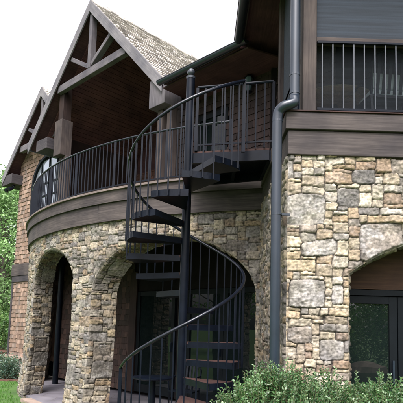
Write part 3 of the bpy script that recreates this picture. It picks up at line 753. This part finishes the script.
gutter(L(-7.62, 6.22, EZ), L(-5.30, 6.22, EZ)); gutter((.52, 8.18, EZ+EYE), (.52, 4.55, EZ+EYE)); gutter((.5, 4.5, EZ+EYE), (5.2, 4.5, EZ+EYE))
gutter(L(-13.85, 6.45, 5.06), L(-13.85, 10, 5.06)); gutter(L(-16.55, 6.9, 4.66), L(-16.55, 10, 4.66))
# small side eave beyond the far corner
g = MB(); q = [L(-17.0, FS+.6, 3.62), L(-15.96, FS+.6, 3.95), L(-15.96, FS+3, 3.95), L(-17.0, FS+3, 3.62)]
g.hexa([p-LZ*.09 for p in q]+q, (.16, .13, .12)); obj('side_eave', g, M['shake'], house)
# --- downspout with the jog round the beam end
def spline(pts, n=6):
    out = []
    P = [Vector(p) for p in pts]; P = [P[0]*2-P[1]]+P+[P[-1]*2-P[-2]]
    for i in range(1, len(P)-2):
        for k in range(n):
            t = k/n; a, b2, c2, d2 = P[i-1], P[i], P[i+1], P[i+2]
            out.append(.5*((2*b2)+(c2-a)*t+(2*a-5*b2+4*c2-d2)*t*t+(3*b2-a-3*c2+d2)*t**3))
    out.append(P[-2]); return out
yy = 5.20
g = MB(); path = [(.955, yy, 4.85+EYE), (.955, yy, 3.5+EYE), (.955, yy, 2.56+EYE)]+spline([(.955, yy, 2.50+EYE), (.945, yy-.03, 2.43+EYE), (.90, yy-.04, 2.40+EYE), (.83, yy-.03, 2.375+EYE), (.785, yy, 2.33+EYE), (.772, yy+.01, 2.26+EYE)], 4)+[(.774, yy+.02, 1.5+EYE), (.785, yy+.02, -1.4+EYE)]
g.tube(path, .055, 20); ds = obj('downspout', g, M['bronze'], house, smooth=True, label='dark round downspout stepping around the beam end')
for z, x in ((3.9, .955), (2.75, .955), (2.54, .955), (3.95, .955)): obj('strap', MB().tube([(x, yy, z+EYE-.012), (x, yy, z+EYE+.012)], .059, 20), M['bronze'], ds)
obj('seam', MB().tube([(.773, yy+.012, 2.235+EYE), (.773, yy+.012, 2.215+EYE)], .0575, 20), M['bronze'], ds)
for z in (1.2, -.5): obj('strap', MB().tube([(.779, yy+.02, z+EYE-.012), (.779, yy+.02, z+EYE+.012)], .059, 20).box(.82, XL+.02, yy+.01, yy+.03, z+EYE-.012, z+EYE+.012), M['bronze'], ds)
g = MB().tube([(1.02, yy+.12, DK+.02), (1.02, yy+.12, 4.85+EYE)], .012, 8); obj('corner_trim', g, M['iron'], house)

# ================================================================ RAILINGS
def rail_curve(g, pts, wd=.045, ht=.03):
    for a, b2 in zip(pts[:-1], pts[1:]): g.bar(a, b2, wd, ht)
br = thing('balcony_railing', bow(-50, 7.52, DK), 'black iron railing following the bowed edge of the upper deck', 'railing')
P0, P1 = -88, -18.6
g = MB(); g.tube([bow(P0+(P1-P0)*k/70, 7.52, DK+.90) for k in range(71)], .021, 8); obj('handrail', g, M['handrail'], br, smooth=True)
g = MB(); rail_curve(g, [bow(P0+(P1-P0)*k/70, 7.52, DK+.075) for k in range(71)], .03, .022); obj('bottom_rail', g, M['iron'], br)
nb = 88
for k in range(nb+1):
    ph = P0+(P1-P0)*k/nb; big = k % 11 == 0; hw = .021 if big else .0085
    a, b2 = bow(ph, 7.52, DK+(.0 if big else .08)), bow(ph, 7.52, DK+(.93 if k in (0, nb) else .89))
    obj('post' if big else 'baluster', MB().bar(a, b2, hw*2, hw*2, (1, 0, 0)), M['iron'], br)
pr_ = thing('porch_railing', (1.25, RY-.03, DK), 'straight iron railing in front of the insect screen', 'railing')
obj('bottom_rail', MB().box(1.21, 3.69, RY-.045, RY-.02, DK+.03, DK+.055), M['iron'], pr_)
obj('handrail', MB().box(1.21, 3.69, RY-.05, RY-.015, 3.155+EYE, 3.18+EYE), M['iron'], pr_)
M['bal'] = mat_plain('blue_grey_painted_iron', (.025, .032, .042), .35, 0, .1, 9, .6)  # iron colour lightened so the front bars look lit
for k in range(21):
    x = 1.265+.1165*k; obj('baluster', MB().box(x-.0062, x+.0062, RY-.038, RY-.026, DK+.055, 3.155+EYE), M['bal'], pr_)

# ================================================================ SPIRAL STAIRCASE
PX, PY = -.225, 6.55
sp = thing('spiral_staircase', (PX, PY, 0), 'black iron spiral staircase with wooden treads in front of the arcade', 'staircase')
def pol(th, r, z): a = R(th); return Vector((PX+r*math.sin(a), PY-r*math.cos(a), z))
g = MB().tube([(PX, PY, -.08), (PX, PY, 3.36+EYE)], .058, 20); po = obj('centre_pole', g, M['iron'], sp, smooth=True)
g = MB().lathe([(0, -.0), (.062, 0), (.064, .03), (.03, .045), (.026, .05)], (PX, PY, 3.36+EYE), 20)
g.lathe([(.052*math.sin(a), .095-.052*math.cos(a)) for a in np.linspace(.3, math.pi, 12)], (PX, PY, 3.36+EYE), 20)
obj('ball_finial', g, mat_plain('polished_iron_ball', (.035, .04, .05), .22, .1), po, smooth=True)
obj('base_plate', MB().lathe([(0, .0), (.14, .0), (.14, .03), (.06, .035)], (PX, PY, -.07), 20), M['iron'], po, smooth=True)
RS = .2265; RT = .765
def ztread(k): return DK-RS*(k+1)-.072
for k in range(16):
    th0, th1 = 60-30*k+3, 30-30*k-3; z = ztread(k)
    def wedge(g, r0, r1, a0, a1, z0, z1, in0=0):
        pts = [pol(a0, r0, z0)]+[pol(a0+(a1-a0)*i/6, r1, z0) for i in range(7)]+[pol(a1, r0, z0)]
        g.prism(pts, (0, 0, z1-z0)); return g
    g = wedge(MB(), .06, RT, th0, th1, z-.078, z-.034)
    n6 = 8
    for i in range(n6):                              # rim flange round the board
        a0_, a1_ = th0+(th1-th0)*i/n6, th0+(th1-th0)*(i+1)/n6
        g.hexa([pol(a0_, RT-.012, z-.034), pol(a1_, RT-.012, z-.034), pol(a1_, RT, z-.034), pol(a0_, RT, z-.034)]+[pol(a0_, RT-.012, z+.002), pol(a1_, RT-.012, z+.002), pol(a1_, RT, z+.002), pol(a0_, RT, z+.002)])
    for a_, sgn in ((th0, -1), (th1, 1)):
        o_ = .014/RT*57.3*sgn
        g.hexa([pol(a_, .075, z-.034), pol(a_, RT, z-.034), pol(a_+o_, RT, z-.034), pol(a_+o_*6, .075, z-.034)]+[pol(a_, .075, z-.001), pol(a_, RT, z-.001), pol(a_+o_, RT, z-.001), pol(a_+o_*6, .075, z-.001)])
    tr = obj('tread', g, M['iron'], sp)
    obj('tread_board', wedge(MB(), .06, RT-.014, th0-1.2, th1+1.2, z-.033, z), M['tread'], tr, bevel=.003)
HR = .785
def zrail(th): return DK-RS*((60-th)/30+.5)+.915
THE = -432
g = MB(); ths = np.linspace(64, THE, 150)
g.tube([pol(t, HR, zrail(t)) for t in ths], .021, 10); obj('handrail', g, M['handrail'], sp, smooth=True)
nbal = 48
for k in range(nbal):
    th = 55-10*k; kk = k//3; z0 = ztread(kk)-.075
    obj('baluster', MB().bar(pol(th, HR, z0), pol(th, HR, zrail(th)-.01), .017, .017, (1, 0, 0)), M['iron'], sp)
obj('newel_post', MB().bar(pol(THE+2, HR, -.1), pol(THE+2, HR, zrail(THE)+.01), .04, .04, (1, 0, 0)), M['iron'], sp)
obj('newel_post', MB().bar(pol(65, HR, DK-.12), pol(65, HR, zrail(64)+.02), .045, .045, (1, 0, 0)), M['iron'], sp)
# landing between pole, bowed deck and the stone block
LA, LB = Vector((PX+.02, 6.60, 0)), Vector((XL-.06, 6.37, 0))
poly = [LA, LB, Vector((XL-.06, 7.28, 0)), Vector((.2, 7.55, 0)), Vector((PX+.02, 7.68, 0))]
g = MB(); g.prism([p+LZ*(DK-.03) for p in poly], (0, 0, .03)); la = obj('landing', g, M['tread'], sp, bevel=.004)
g = MB(); pp = [p+LZ*(DK-.10) for p in poly]
for i in range(5): g.bar(pp[i], pp[(i+1) % 5], .05, .135)
for f_ in (.3, .6): g.bar(lerp(pp[0], pp[1], f_), lerp(pp[4], pp[2], f_), .05, .10)
g.prism([p+LZ*(DK-.045) for p in poly], (0, 0, .012)); obj('landing_frame', g, M['iron'], la)
RA, RB = Vector((PX+.07, 6.53, DK+.88)), Vector((XL+.07, 6.12, DK+.88))
RA, RB = Vector((PX+.10, 6.57, 0)), Vector((XL-.02, 6.33, 0))
g = MB().tube([RA+LZ*(DK+.90), RB+LZ*(DK+.90)], .02, 8); obj('landing_rail', g, M['iron'], la, smooth=True)
obj('landing_rail', MB().bar(RA+LZ*(DK+.08), RB+LZ*(DK+.08), .025, .022), M['iron'], la)
for k in range(10):
    p = lerp(RA, RB, k/9); w_ = .038 if k in (0, 9) else .017
    obj('baluster', MB().bar(p+LZ*(DK+.0), p+LZ*(DK+.89), w_, w_, (1, 0, 0)), M['iron'], la)

# ================================================================ OBJECTS
# wall lantern by the upper door
wl = thing('wall_lantern', L(-5.95, FS-.12, 4.4), 'small wall lantern with pale glass beside the landing door', 'lantern')
obj('bracket', MB().bar(L(-5.95, FS-.02, 4.86), L(-5.95, FS-.16, 4.86), .03, .03).bar(L(-5.95, FS-.022, 4.7), L(-5.95, FS-.022, 4.95), .09, .02, LT), M['iron'], wl)
b0 = L(-5.95, FS-.16, 4.5)
obj('cage', MB().lathe([(0, .0), (.07, .0), (.075, .02), (.02, .02)], b0, 6).lathe([(.0, .40), (.03, .36), (.095, .30), (.07, .29)], b0, 6), M['iron'], wl)
obj('lamp_glass', MB().lathe([(.05, .022), (.068, .15), (.07, .29)], b0, 6), M['lampglass'], wl)
# floodlight under the far eave
fl = thing('floodlight', L(-15.95, 7.0, 4.36), 'black twin floodlight under the far left eave', 'floodlight')
for k, dx in enumerate((-.12, .12)):
    c = L(-15.95+dx, 6.95, 4.33)
    obj('lamp_head', MB().tube([c, c-LS*.05-LZ*.03, c-LS*.16-LZ*.09], [.035, .06, .075], 12), M['iron'], fl, smooth=True)
obj('mount', MB().tube([L(-15.95, 7.0, 4.46), L(-15.95, 7.0, 4.40)], .06, 12).bar(L(-16.08, 6.98, 4.37), L(-15.82, 6.98, 4.37), .03, .03), M['iron'], fl)

def dining_chair(name, loc, rz, label, cushion=True, group=None, cat='chair'):
    t = thing(name, loc, label, cat, group); Mx = Matrix.Translation(loc) @ Matrix.Rotation(rz, 4, 'Z')
    T = lambda x, y, z: Mx @ Vector((x, y, z))
    g = MB(); g.hexa([T(-.24, -.23, .40), T(.24, -.23, .40), T(.22, .22, .38), T(-.22, .22, .38), T(-.24, -.23, .43), T(.24, -.23, .43), T(.22, .22, .41), T(-.22, .22, .41)])
    obj('seat', g, M['iron'], t)
    for x in (-.22, .22):
        obj('leg', MB().bar(T(x, -.21, 0), T(x, -.21, .40), .03, .03, (1, 0, 0)), M['iron'], t)
        obj('leg', MB().bar(T(x*.95, .26, 0), T(x*.95, .21, .40), .03, .03, (1, 0, 0)), M['iron'], t)
        obj('armrest', MB().tube([T(x, -.21, .40), T(x*1.1, -.22, .62), T(x*1.1, -.15, .65), T(x, .24, .66)], .014, 8), M['iron'], t)
    g = MB(); g.tube([T(-.21, .21, .40), T(-.22, .28, .78), T(-.16, .30, .86), T(-.08, .31, .90), T(0, .315, .91), T(.08, .31, .90), T(.16, .30, .86), T(.22, .28, .78), T(.21, .21, .40)], .016, 8)
    for x in (-.14, -.07, 0, .07, .14): g.bar(T(x, .22, .42), T(x, .305, .86), .035, .012, Mx.to_3x3() @ Vector((0, 1, 0)))
    obj('backrest', g, M['iron'], t)
    if cushion:
        g = MB().obox(T(0, 0, .46), Mx.to_3x3() @ Vector((.2, 0, 0)), Mx.to_3x3() @ Vector((0, .19, 0)), (0, 0, .035))
        g.hexa([T(-.20, .14, .49), T(.20, .14, .49), T(.20, .20, .49), T(-.20, .20, .49), T(-.20, .17, .68), T(.20, .17, .68), T(.20, .22, .68), T(-.20, .22, .68)])
        obj('cushion', g, M['cushion'], t, bevel=.02)
    return t
def round_table(name, loc, r, h, label, mat, cat='table'):
    t = thing(name, loc, label, cat); x, y, z = loc
    obj('tabletop', MB().lathe([(0, h-.03), (r-.02, h-.035), (r, h-.02), (r, h-.004), (r-.01, h), (0, h)], loc, 40), mat, t, smooth=True)
    obj('pedestal', MB().lathe([(.05, 0), (.05, h-.04)], loc, 14), M['iron'], t, smooth=True)
    for k in range(4):
        a = k*math.pi/2+.4; obj('leg', MB().bar((x, y, z+.12), (x+.7*r*math.cos(a), y+.7*r*math.sin(a), z+.02), .04, .04), M['iron'], t)
    return t
round_table('round_table', (1.74, 6.55, DK), .54, .73, 'round pale wooden table behind the porch screen', M['tabletop'])
dining_chair('dining_chair', (2.12, 5.84, DK), R(185), 'slatted porch chair with pale blue cushion nearest the screen')
dining_chair('dining_chair', (2.45, 6.9, DK), R(-80), 'slatted porch chair on the far side of the porch table')
round_table('patio_table', (-.78, 8.75, -.07), .36, .72, 'small round metal table on the patio under the deck', M['iron'])
dining_chair('patio_chair', (-.25, 9.45, -.07), R(-20), 'dark metal patio chair beside the small round table', False)

# ================================================================ PLANTS
def leaf_quads(g, c, d, ln, wd, col, r, fold=.25):
    d = d.normalized(); up = Vector((r.gauss(0, 1), r.gauss(0, 1), r.gauss(0, 1)+.8)); sd_ = d.cross(up)
    if sd_.length < 1e-3: return
    sd_.normalize(); nn = sd_.cross(d); a = c; m_ = c+d*ln*.5; e = c+d*ln-nn*ln*.12
    k = len(g.v); g.v += [tuple(a), tuple(m_+sd_*wd*.5+nn*wd*fold), tuple(e), tuple(m_-sd_*wd*.5+nn*wd*fold)]
    g.f += [(k, k+1, k+2), (k, k+2, k+3)]; g.c += [col, col]
LEAFC = [(.045, .115, .034), (.065, .155, .045), (.03, .08, .026), (.09, .19, .065)]
def shrub(name, loc, rx, ry, h, nsprig, label, ln=.04, wd=.016, cols=LEAFC, tip=(.44, .60, .34), seed=0, cat='shrub', group=None, per=20, zlow=.25):
    r = random.Random(seed); t = thing(name, loc, label, cat, group); x0, y0, z0 = loc; g = MB(); st = MB()
    bumps = [(r.uniform(0, 6.28), r.uniform(.5, 1), r.uniform(-.12, .12)) for _ in range(8)]
    for i in range(nsprig):
        a = r.uniform(0, 2*math.pi); u = r.uniform(zlow, 1.0)**.8; ph = math.asin(min(1, u))
        rad = 1+sum(b3*math.cos((k+1)*a+b1) for k, (b1, b2, b3) in enumerate(bumps))*.5+r.uniform(-.09, .05)
        dep = 1-abs(r.gauss(0, .09)) if r.random() < .75 else r.uniform(.55, .95)
        n_ = Vector((math.cos(a)*math.cos(ph), math.sin(a)*math.cos(ph), math.sin(ph)))
        c = Vector((x0+n_.x*rx*rad*dep, y0+n_.y*ry*rad*dep, z0+n_.z*h*(.9+.1*rad)*dep))
        d = (n_*.7+Vector((r.gauss(0, .35), r.gauss(0, .35), .75+r.gauss(0, .25)))).normalized(); L_ = r.uniform(.10, .20)*ln/.04
        if r.random() < .05: L_ *= 1.5
        st.tube([c-d*L_*.6, c+d*L_], [.003, .0012], 4, cap=False, col=(.12, .13, .06))
        base = cols[r.randrange(len(cols))]; kk = r.uniform(.75, 1.25); fresh = r.random()
        for j in range(per):
            f_ = j/per; q = c-d*L_*.4+d*L_*1.4*f_; az = j*2.4+a
            x = d.cross(Vector((0, 0, 1)) if abs(d.z) < .9 else Vector((1, 0, 0))).normalized(); y = x.cross(d)
            out = (x*math.cos(az)+y*math.sin(az))*.9+d*(.35+.5*f_)
            hue = r.uniform(.8, 1.25); cc = [lerp(base[m2]*kk*(hue if m2 == 0 else 1), tip[m2]*.8, max(0, f_-.5)*1.6*fresh**2*(1 if dep > .85 else .2)) for m2 in range(3)]
            leaf_quads(g, q, out, ln*r.uniform(.55, 1.35)*(1-.35*f_), wd*r.uniform(.8, 1.2), cc, r)
    obj('foliage', g, M['leaf'], t, fix=False); obj('stem', st, M['bark'], t, fix=False)
    return t
shrub('leafy_shrub', (.60, 3.95, 0), .66, .5, 1.17, 1700, 'broad light green leafy shrub in front of the stair foot and downspout', ln=.036, wd=.017, seed=1, zlow=.1)
shrub('leafy_shrub', (1.02, 4.15, 0), .5, .42, 1.11, 900, 'light green shrub squeezed between the two larger shrubs at the foot of the stone wall', ln=.036, wd=.017, seed=3, zlow=.1)
shrub('leafy_shrub', (1.42, 3.85, 0), .62, .5, 1.10, 1500, 'low light green leafy shrub in front of the glass door arch', ln=.036, wd=.017, seed=2, zlow=.1)
HOS = [(.09, .16, .11), (.12, .20, .13), (.07, .13, .09)]
shrub('garden_shrub', (-5.40, 14.45, -.12), .34, .3, .33, 90, 'small blue green shrub nearest the left stone pier', ln=.09, wd=.045, cols=HOS, tip=(.3, .4, .25), seed=4, per=14)
shrub('garden_shrub', (-5.98, 15.25, -.12), .36, .3, .36, 70, 'small blue green shrub by the far corner of the shingle wall', ln=.09, wd=.045, cols=HOS, tip=(.3, .4, .25), seed=5, per=14)

def tree(name, loc, h, cr, label, seed, leaf=.22, nclump=70, per=60, cols=None, trunk_h=.3, group='trees beyond the lawn', crz=None, lean=0):
    cols = cols or [(.10, .19, .05), (.13, .24, .06), (.08, .15, .04)]
    r = random.Random(seed); t = thing(name, loc, label, 'tree', group); x0, y0, z0 = loc
    tr = MB(); g = MB(); th = h*trunk_h; top = Vector((x0+lean, y0, z0+h*.92))
    mids = [Vector((x0+r.uniform(-.15, .15)+lean*k/4, y0+r.uniform(-.15, .15), z0+h*.92*k/4)) for k in range(1, 4)]
    rad0 = h*.022; tr.tube([Vector((x0, y0, z0-.1))]+mids+[top], [rad0*1.3, rad0, rad0*.75, rad0*.45, .02], 9, col=(.12, .10, .085))
    crz = crz or h*(1-trunk_h)/2; cc = Vector((x0+lean*.6, y0, z0+th+crz))
    for i in range(nclump):
        while True:
            q = Vector((r.uniform(-1, 1), r.uniform(-1, 1), r.uniform(-1, 1)))
            if .25 < q.length < 1: break
        q = q.normalized()*q.length**.6; tp = 1-.35*max(0, q.z)
        c = cc+Vector((q.x*cr*tp, q.y*cr*tp, q.z*crz))
        if i < 26:
            f_ = min(.95, max(.2, (c.z-z0)/h*.75)); b0_ = Vector((x0, y0, z0)).lerp(top, f_)
            tr.tube([b0_, (b0_+c)/2+Vector((0, 0, .1)), c], [rad0*.35, rad0*.2, .01], 5, cap=False, col=(.12, .10, .085))
        cs = cr*r.uniform(.16, .30); col = cols[r.randrange(len(cols))]; k = r.uniform(.75, 1.3)
        for j in range(per):
            v = Vector((r.gauss(0, 1), r.gauss(0, 1), r.gauss(0, .7)))*cs*.6
            kk = k*r.uniform(.8, 1.2)
            leaf_quads(g, c+v, Vector((r.gauss(0, 1), r.gauss(0, 1), r.gauss(0, .6)-.2)), leaf*r.uniform(.7, 1.3), leaf*.6, [q_*kk for q_ in col], r)
    obj('trunk', tr, M['bark'], t, smooth=True); obj('crown', g, M['leaf'], t, fix=False)
    return t
GLARE_PALE = [(.22, .36, .14), (.28, .44, .18), (.18, .30, .11)]  # leaf greens lightened to carry glare and haze on distant trees
MIDG = [(.10, .20, .06), (.13, .25, .07), (.08, .16, .045)]
tree('leafy_tree', (-11.6, 29, 0), 10.5, 2.6, 'pale green tree closest to the corner of the shingle wall', 1, .2, 190, 90, GLARE_PALE, .04)
tree('leafy_tree', (-15.2, 33, 0), 11.2, 3.0, 'tall mid green tree at the left edge of the photo', 2, .22, 190, 90, GLARE_PALE, .04)
tree('leafy_tree', (-9.8, 36, 0), 9.0, 3.0, 'darker tree mostly hidden behind the shingle wall corner', 3, .2, 70, 60, MIDG, .12)
tree('leafy_tree', (-19, 37, 0), 12, 3.4, 'big tree beyond the left edge of the lawn', 4, .25, 70, 60, MIDG, .15)
tree('leafy_tree', (-13.2, 42, 0), 12.0, 3.8, 'hazy pale tree farthest behind the lawn', 5, .26, 80, 60, GLARE_PALE, .1)
for k, (x, y, h_, lb) in enumerate(((-9.9, 24.5, 1.7, 'rounded green bush beside the far mulch bed near the house'), (-12.2, 26.5, 2.1, 'rounded green bush at the left end of the far mulch bed'), (-11.2, 27.5, 2.6, 'taller bush behind the two rounded bushes'))):
    shrub('garden_bush', (x, y, 0), 1.2, 1.0, h_, 260, lb, ln=.14, wd=.08, cols=MIDG, tip=(.3, .42, .16), seed=20+k, group='bushes by the mulch bed', per=16, zlow=.05, cat='bush')
# trees behind the camera, mirrored in the glass
for k, (x, y, h_, c_) in enumerate(((-7, -17, 8, 3.0), (0.5, -19, 9, 3.2), (7.5, -17.5, 8, 3.0), (14, -14, 8, 3.0), (-14, -14, 8, 3.2))):
    tree('leafy_tree', (x, y, 0), h_, c_, ['garden tree left of the lawn behind the viewer', 'garden tree straight behind the viewer', 'garden tree right of the lawn behind the viewer', 'garden tree at the far right behind the viewer', 'garden tree at the far left behind the viewer'][k], 40+k, .26, 60, 45, MIDG, .12, 'trees mirrored in the glass door')
for k, (x, y, h_, c_) in enumerate(((-22, 9, 8, 3.2), (-25, 16, 9, 3.4))):  # unseen, added to give the left door glass something green to mirror
    tree('leafy_tree', (x, y, 0), h_, c_, ['garden tree far out on the left side lawn', 'garden tree on the left side lawn, farther from the viewer'][k], 60+k, .26, 60, 45, GLARE_PALE, .12, 'trees mirrored in the glass door')
for k, (x, y, h_) in enumerate(((4.2, -6.5, 2.2), (6.6, -7.5, 2.8), (9.2, -8.5, 2.6), (3.0, -10, 3.0), (7.5, -11, 4.0))):
    shrub('garden_bush', (x, y, -.1), 1.5, 1.1, h_, 230, ['round bush on the bank behind the viewer, left of three in front', 'round bush on the bank behind the viewer, middle of three in front', 'round bush on the bank behind the viewer, right of three in front', 'tall bush in the back row behind the viewer, the lower one', 'tall bush in the back row behind the viewer, the higher one'][k], ln=.15, wd=.09, cols=MIDG, tip=(.3, .42, .16), seed=70+k, group='bushes behind the viewer', per=16, zlow=.02, cat='bush')
for k, (x, y, a, b_, c) in enumerate(((4.4, -5.0, .5, .35, .24), (5.6, -5.3, .65, .4, .36), (6.7, -5.6, .45, .35, .2), (7.9, -6.1, .6, .4, .3))):
    g = MB(); rr = random.Random(90+k); n1, n2 = 12, 7; P_ = [[None]*n1 for _ in range(n2)]
    for i2 in range(n2):
        for j2 in range(n1):
            ph = math.pi*i2/(n2-1); th = 2*math.pi*j2/n1; q = 1+(rr.uniform(-.16, .16) if 0 < i2 < n2-1 else 0)
            P_[i2][j2] = (x+a*q*math.sin(ph)*math.cos(th), y+b_*q*math.sin(ph)*math.sin(th), c*.5+c*q*math.cos(ph))
    for i2 in range(n2-1):
        for j2 in range(n1): g.face([P_[i2][j2], P_[i2][(j2+1) % n1], P_[i2+1][(j2+1) % n1], P_[i2+1][j2]])
    tag(obj('garden_rock', g, M['coping'], loc=(x, y, 0), smooth=True), ['leftmost tan boulder on the garden edge behind the viewer', 'biggest tan boulder on the garden edge behind the viewer', 'smallest tan boulder on the garden edge behind the viewer', 'rightmost tan boulder on the garden edge behind the viewer'][k], 'rock', 'boulders behind the viewer')
# grass blades near the pier
g = MB(); r = random.Random(9)
for i in range(26000):
    x = r.uniform(-9.5, -3.2); y = r.uniform(9.2, 20)
    if math.hypot(x-BCX, y-BCY) < 7.73 or (x+y)*K > 7.0 and (x-y)*K > -16.1: continue
    if abs(x/y) > .5: continue
    if ((x+6.1)*math.cos(-.8)+(y-15.0)*math.sin(-.8))**2/1.55**2+(-(x+6.1)*math.sin(-.8)+(y-15.0)*math.cos(-.8))**2/.65**2 < 1: continue
    hh = r.uniform(.035, .07); a = r.uniform(0, 6.28); dx, dy = math.cos(a)*.006, math.sin(a)*.006; k = r.uniform(.7, 1.3)
    g.face([(x-dx, y-dy, -.13), (x+dx, y+dy, -.13), (x+r.uniform(-.02, .02), y+r.uniform(-.02, .02), -.13+hh)], (.07*k, .19*k, .025*k))
obj('grass', g, M['leaf'], fix=False, kind='stuff')
bpy.data.objects['grass']['label'] = 'bright green mown grass on the lawn beside the stone pier'; bpy.data.objects['grass']['category'] = 'grass'
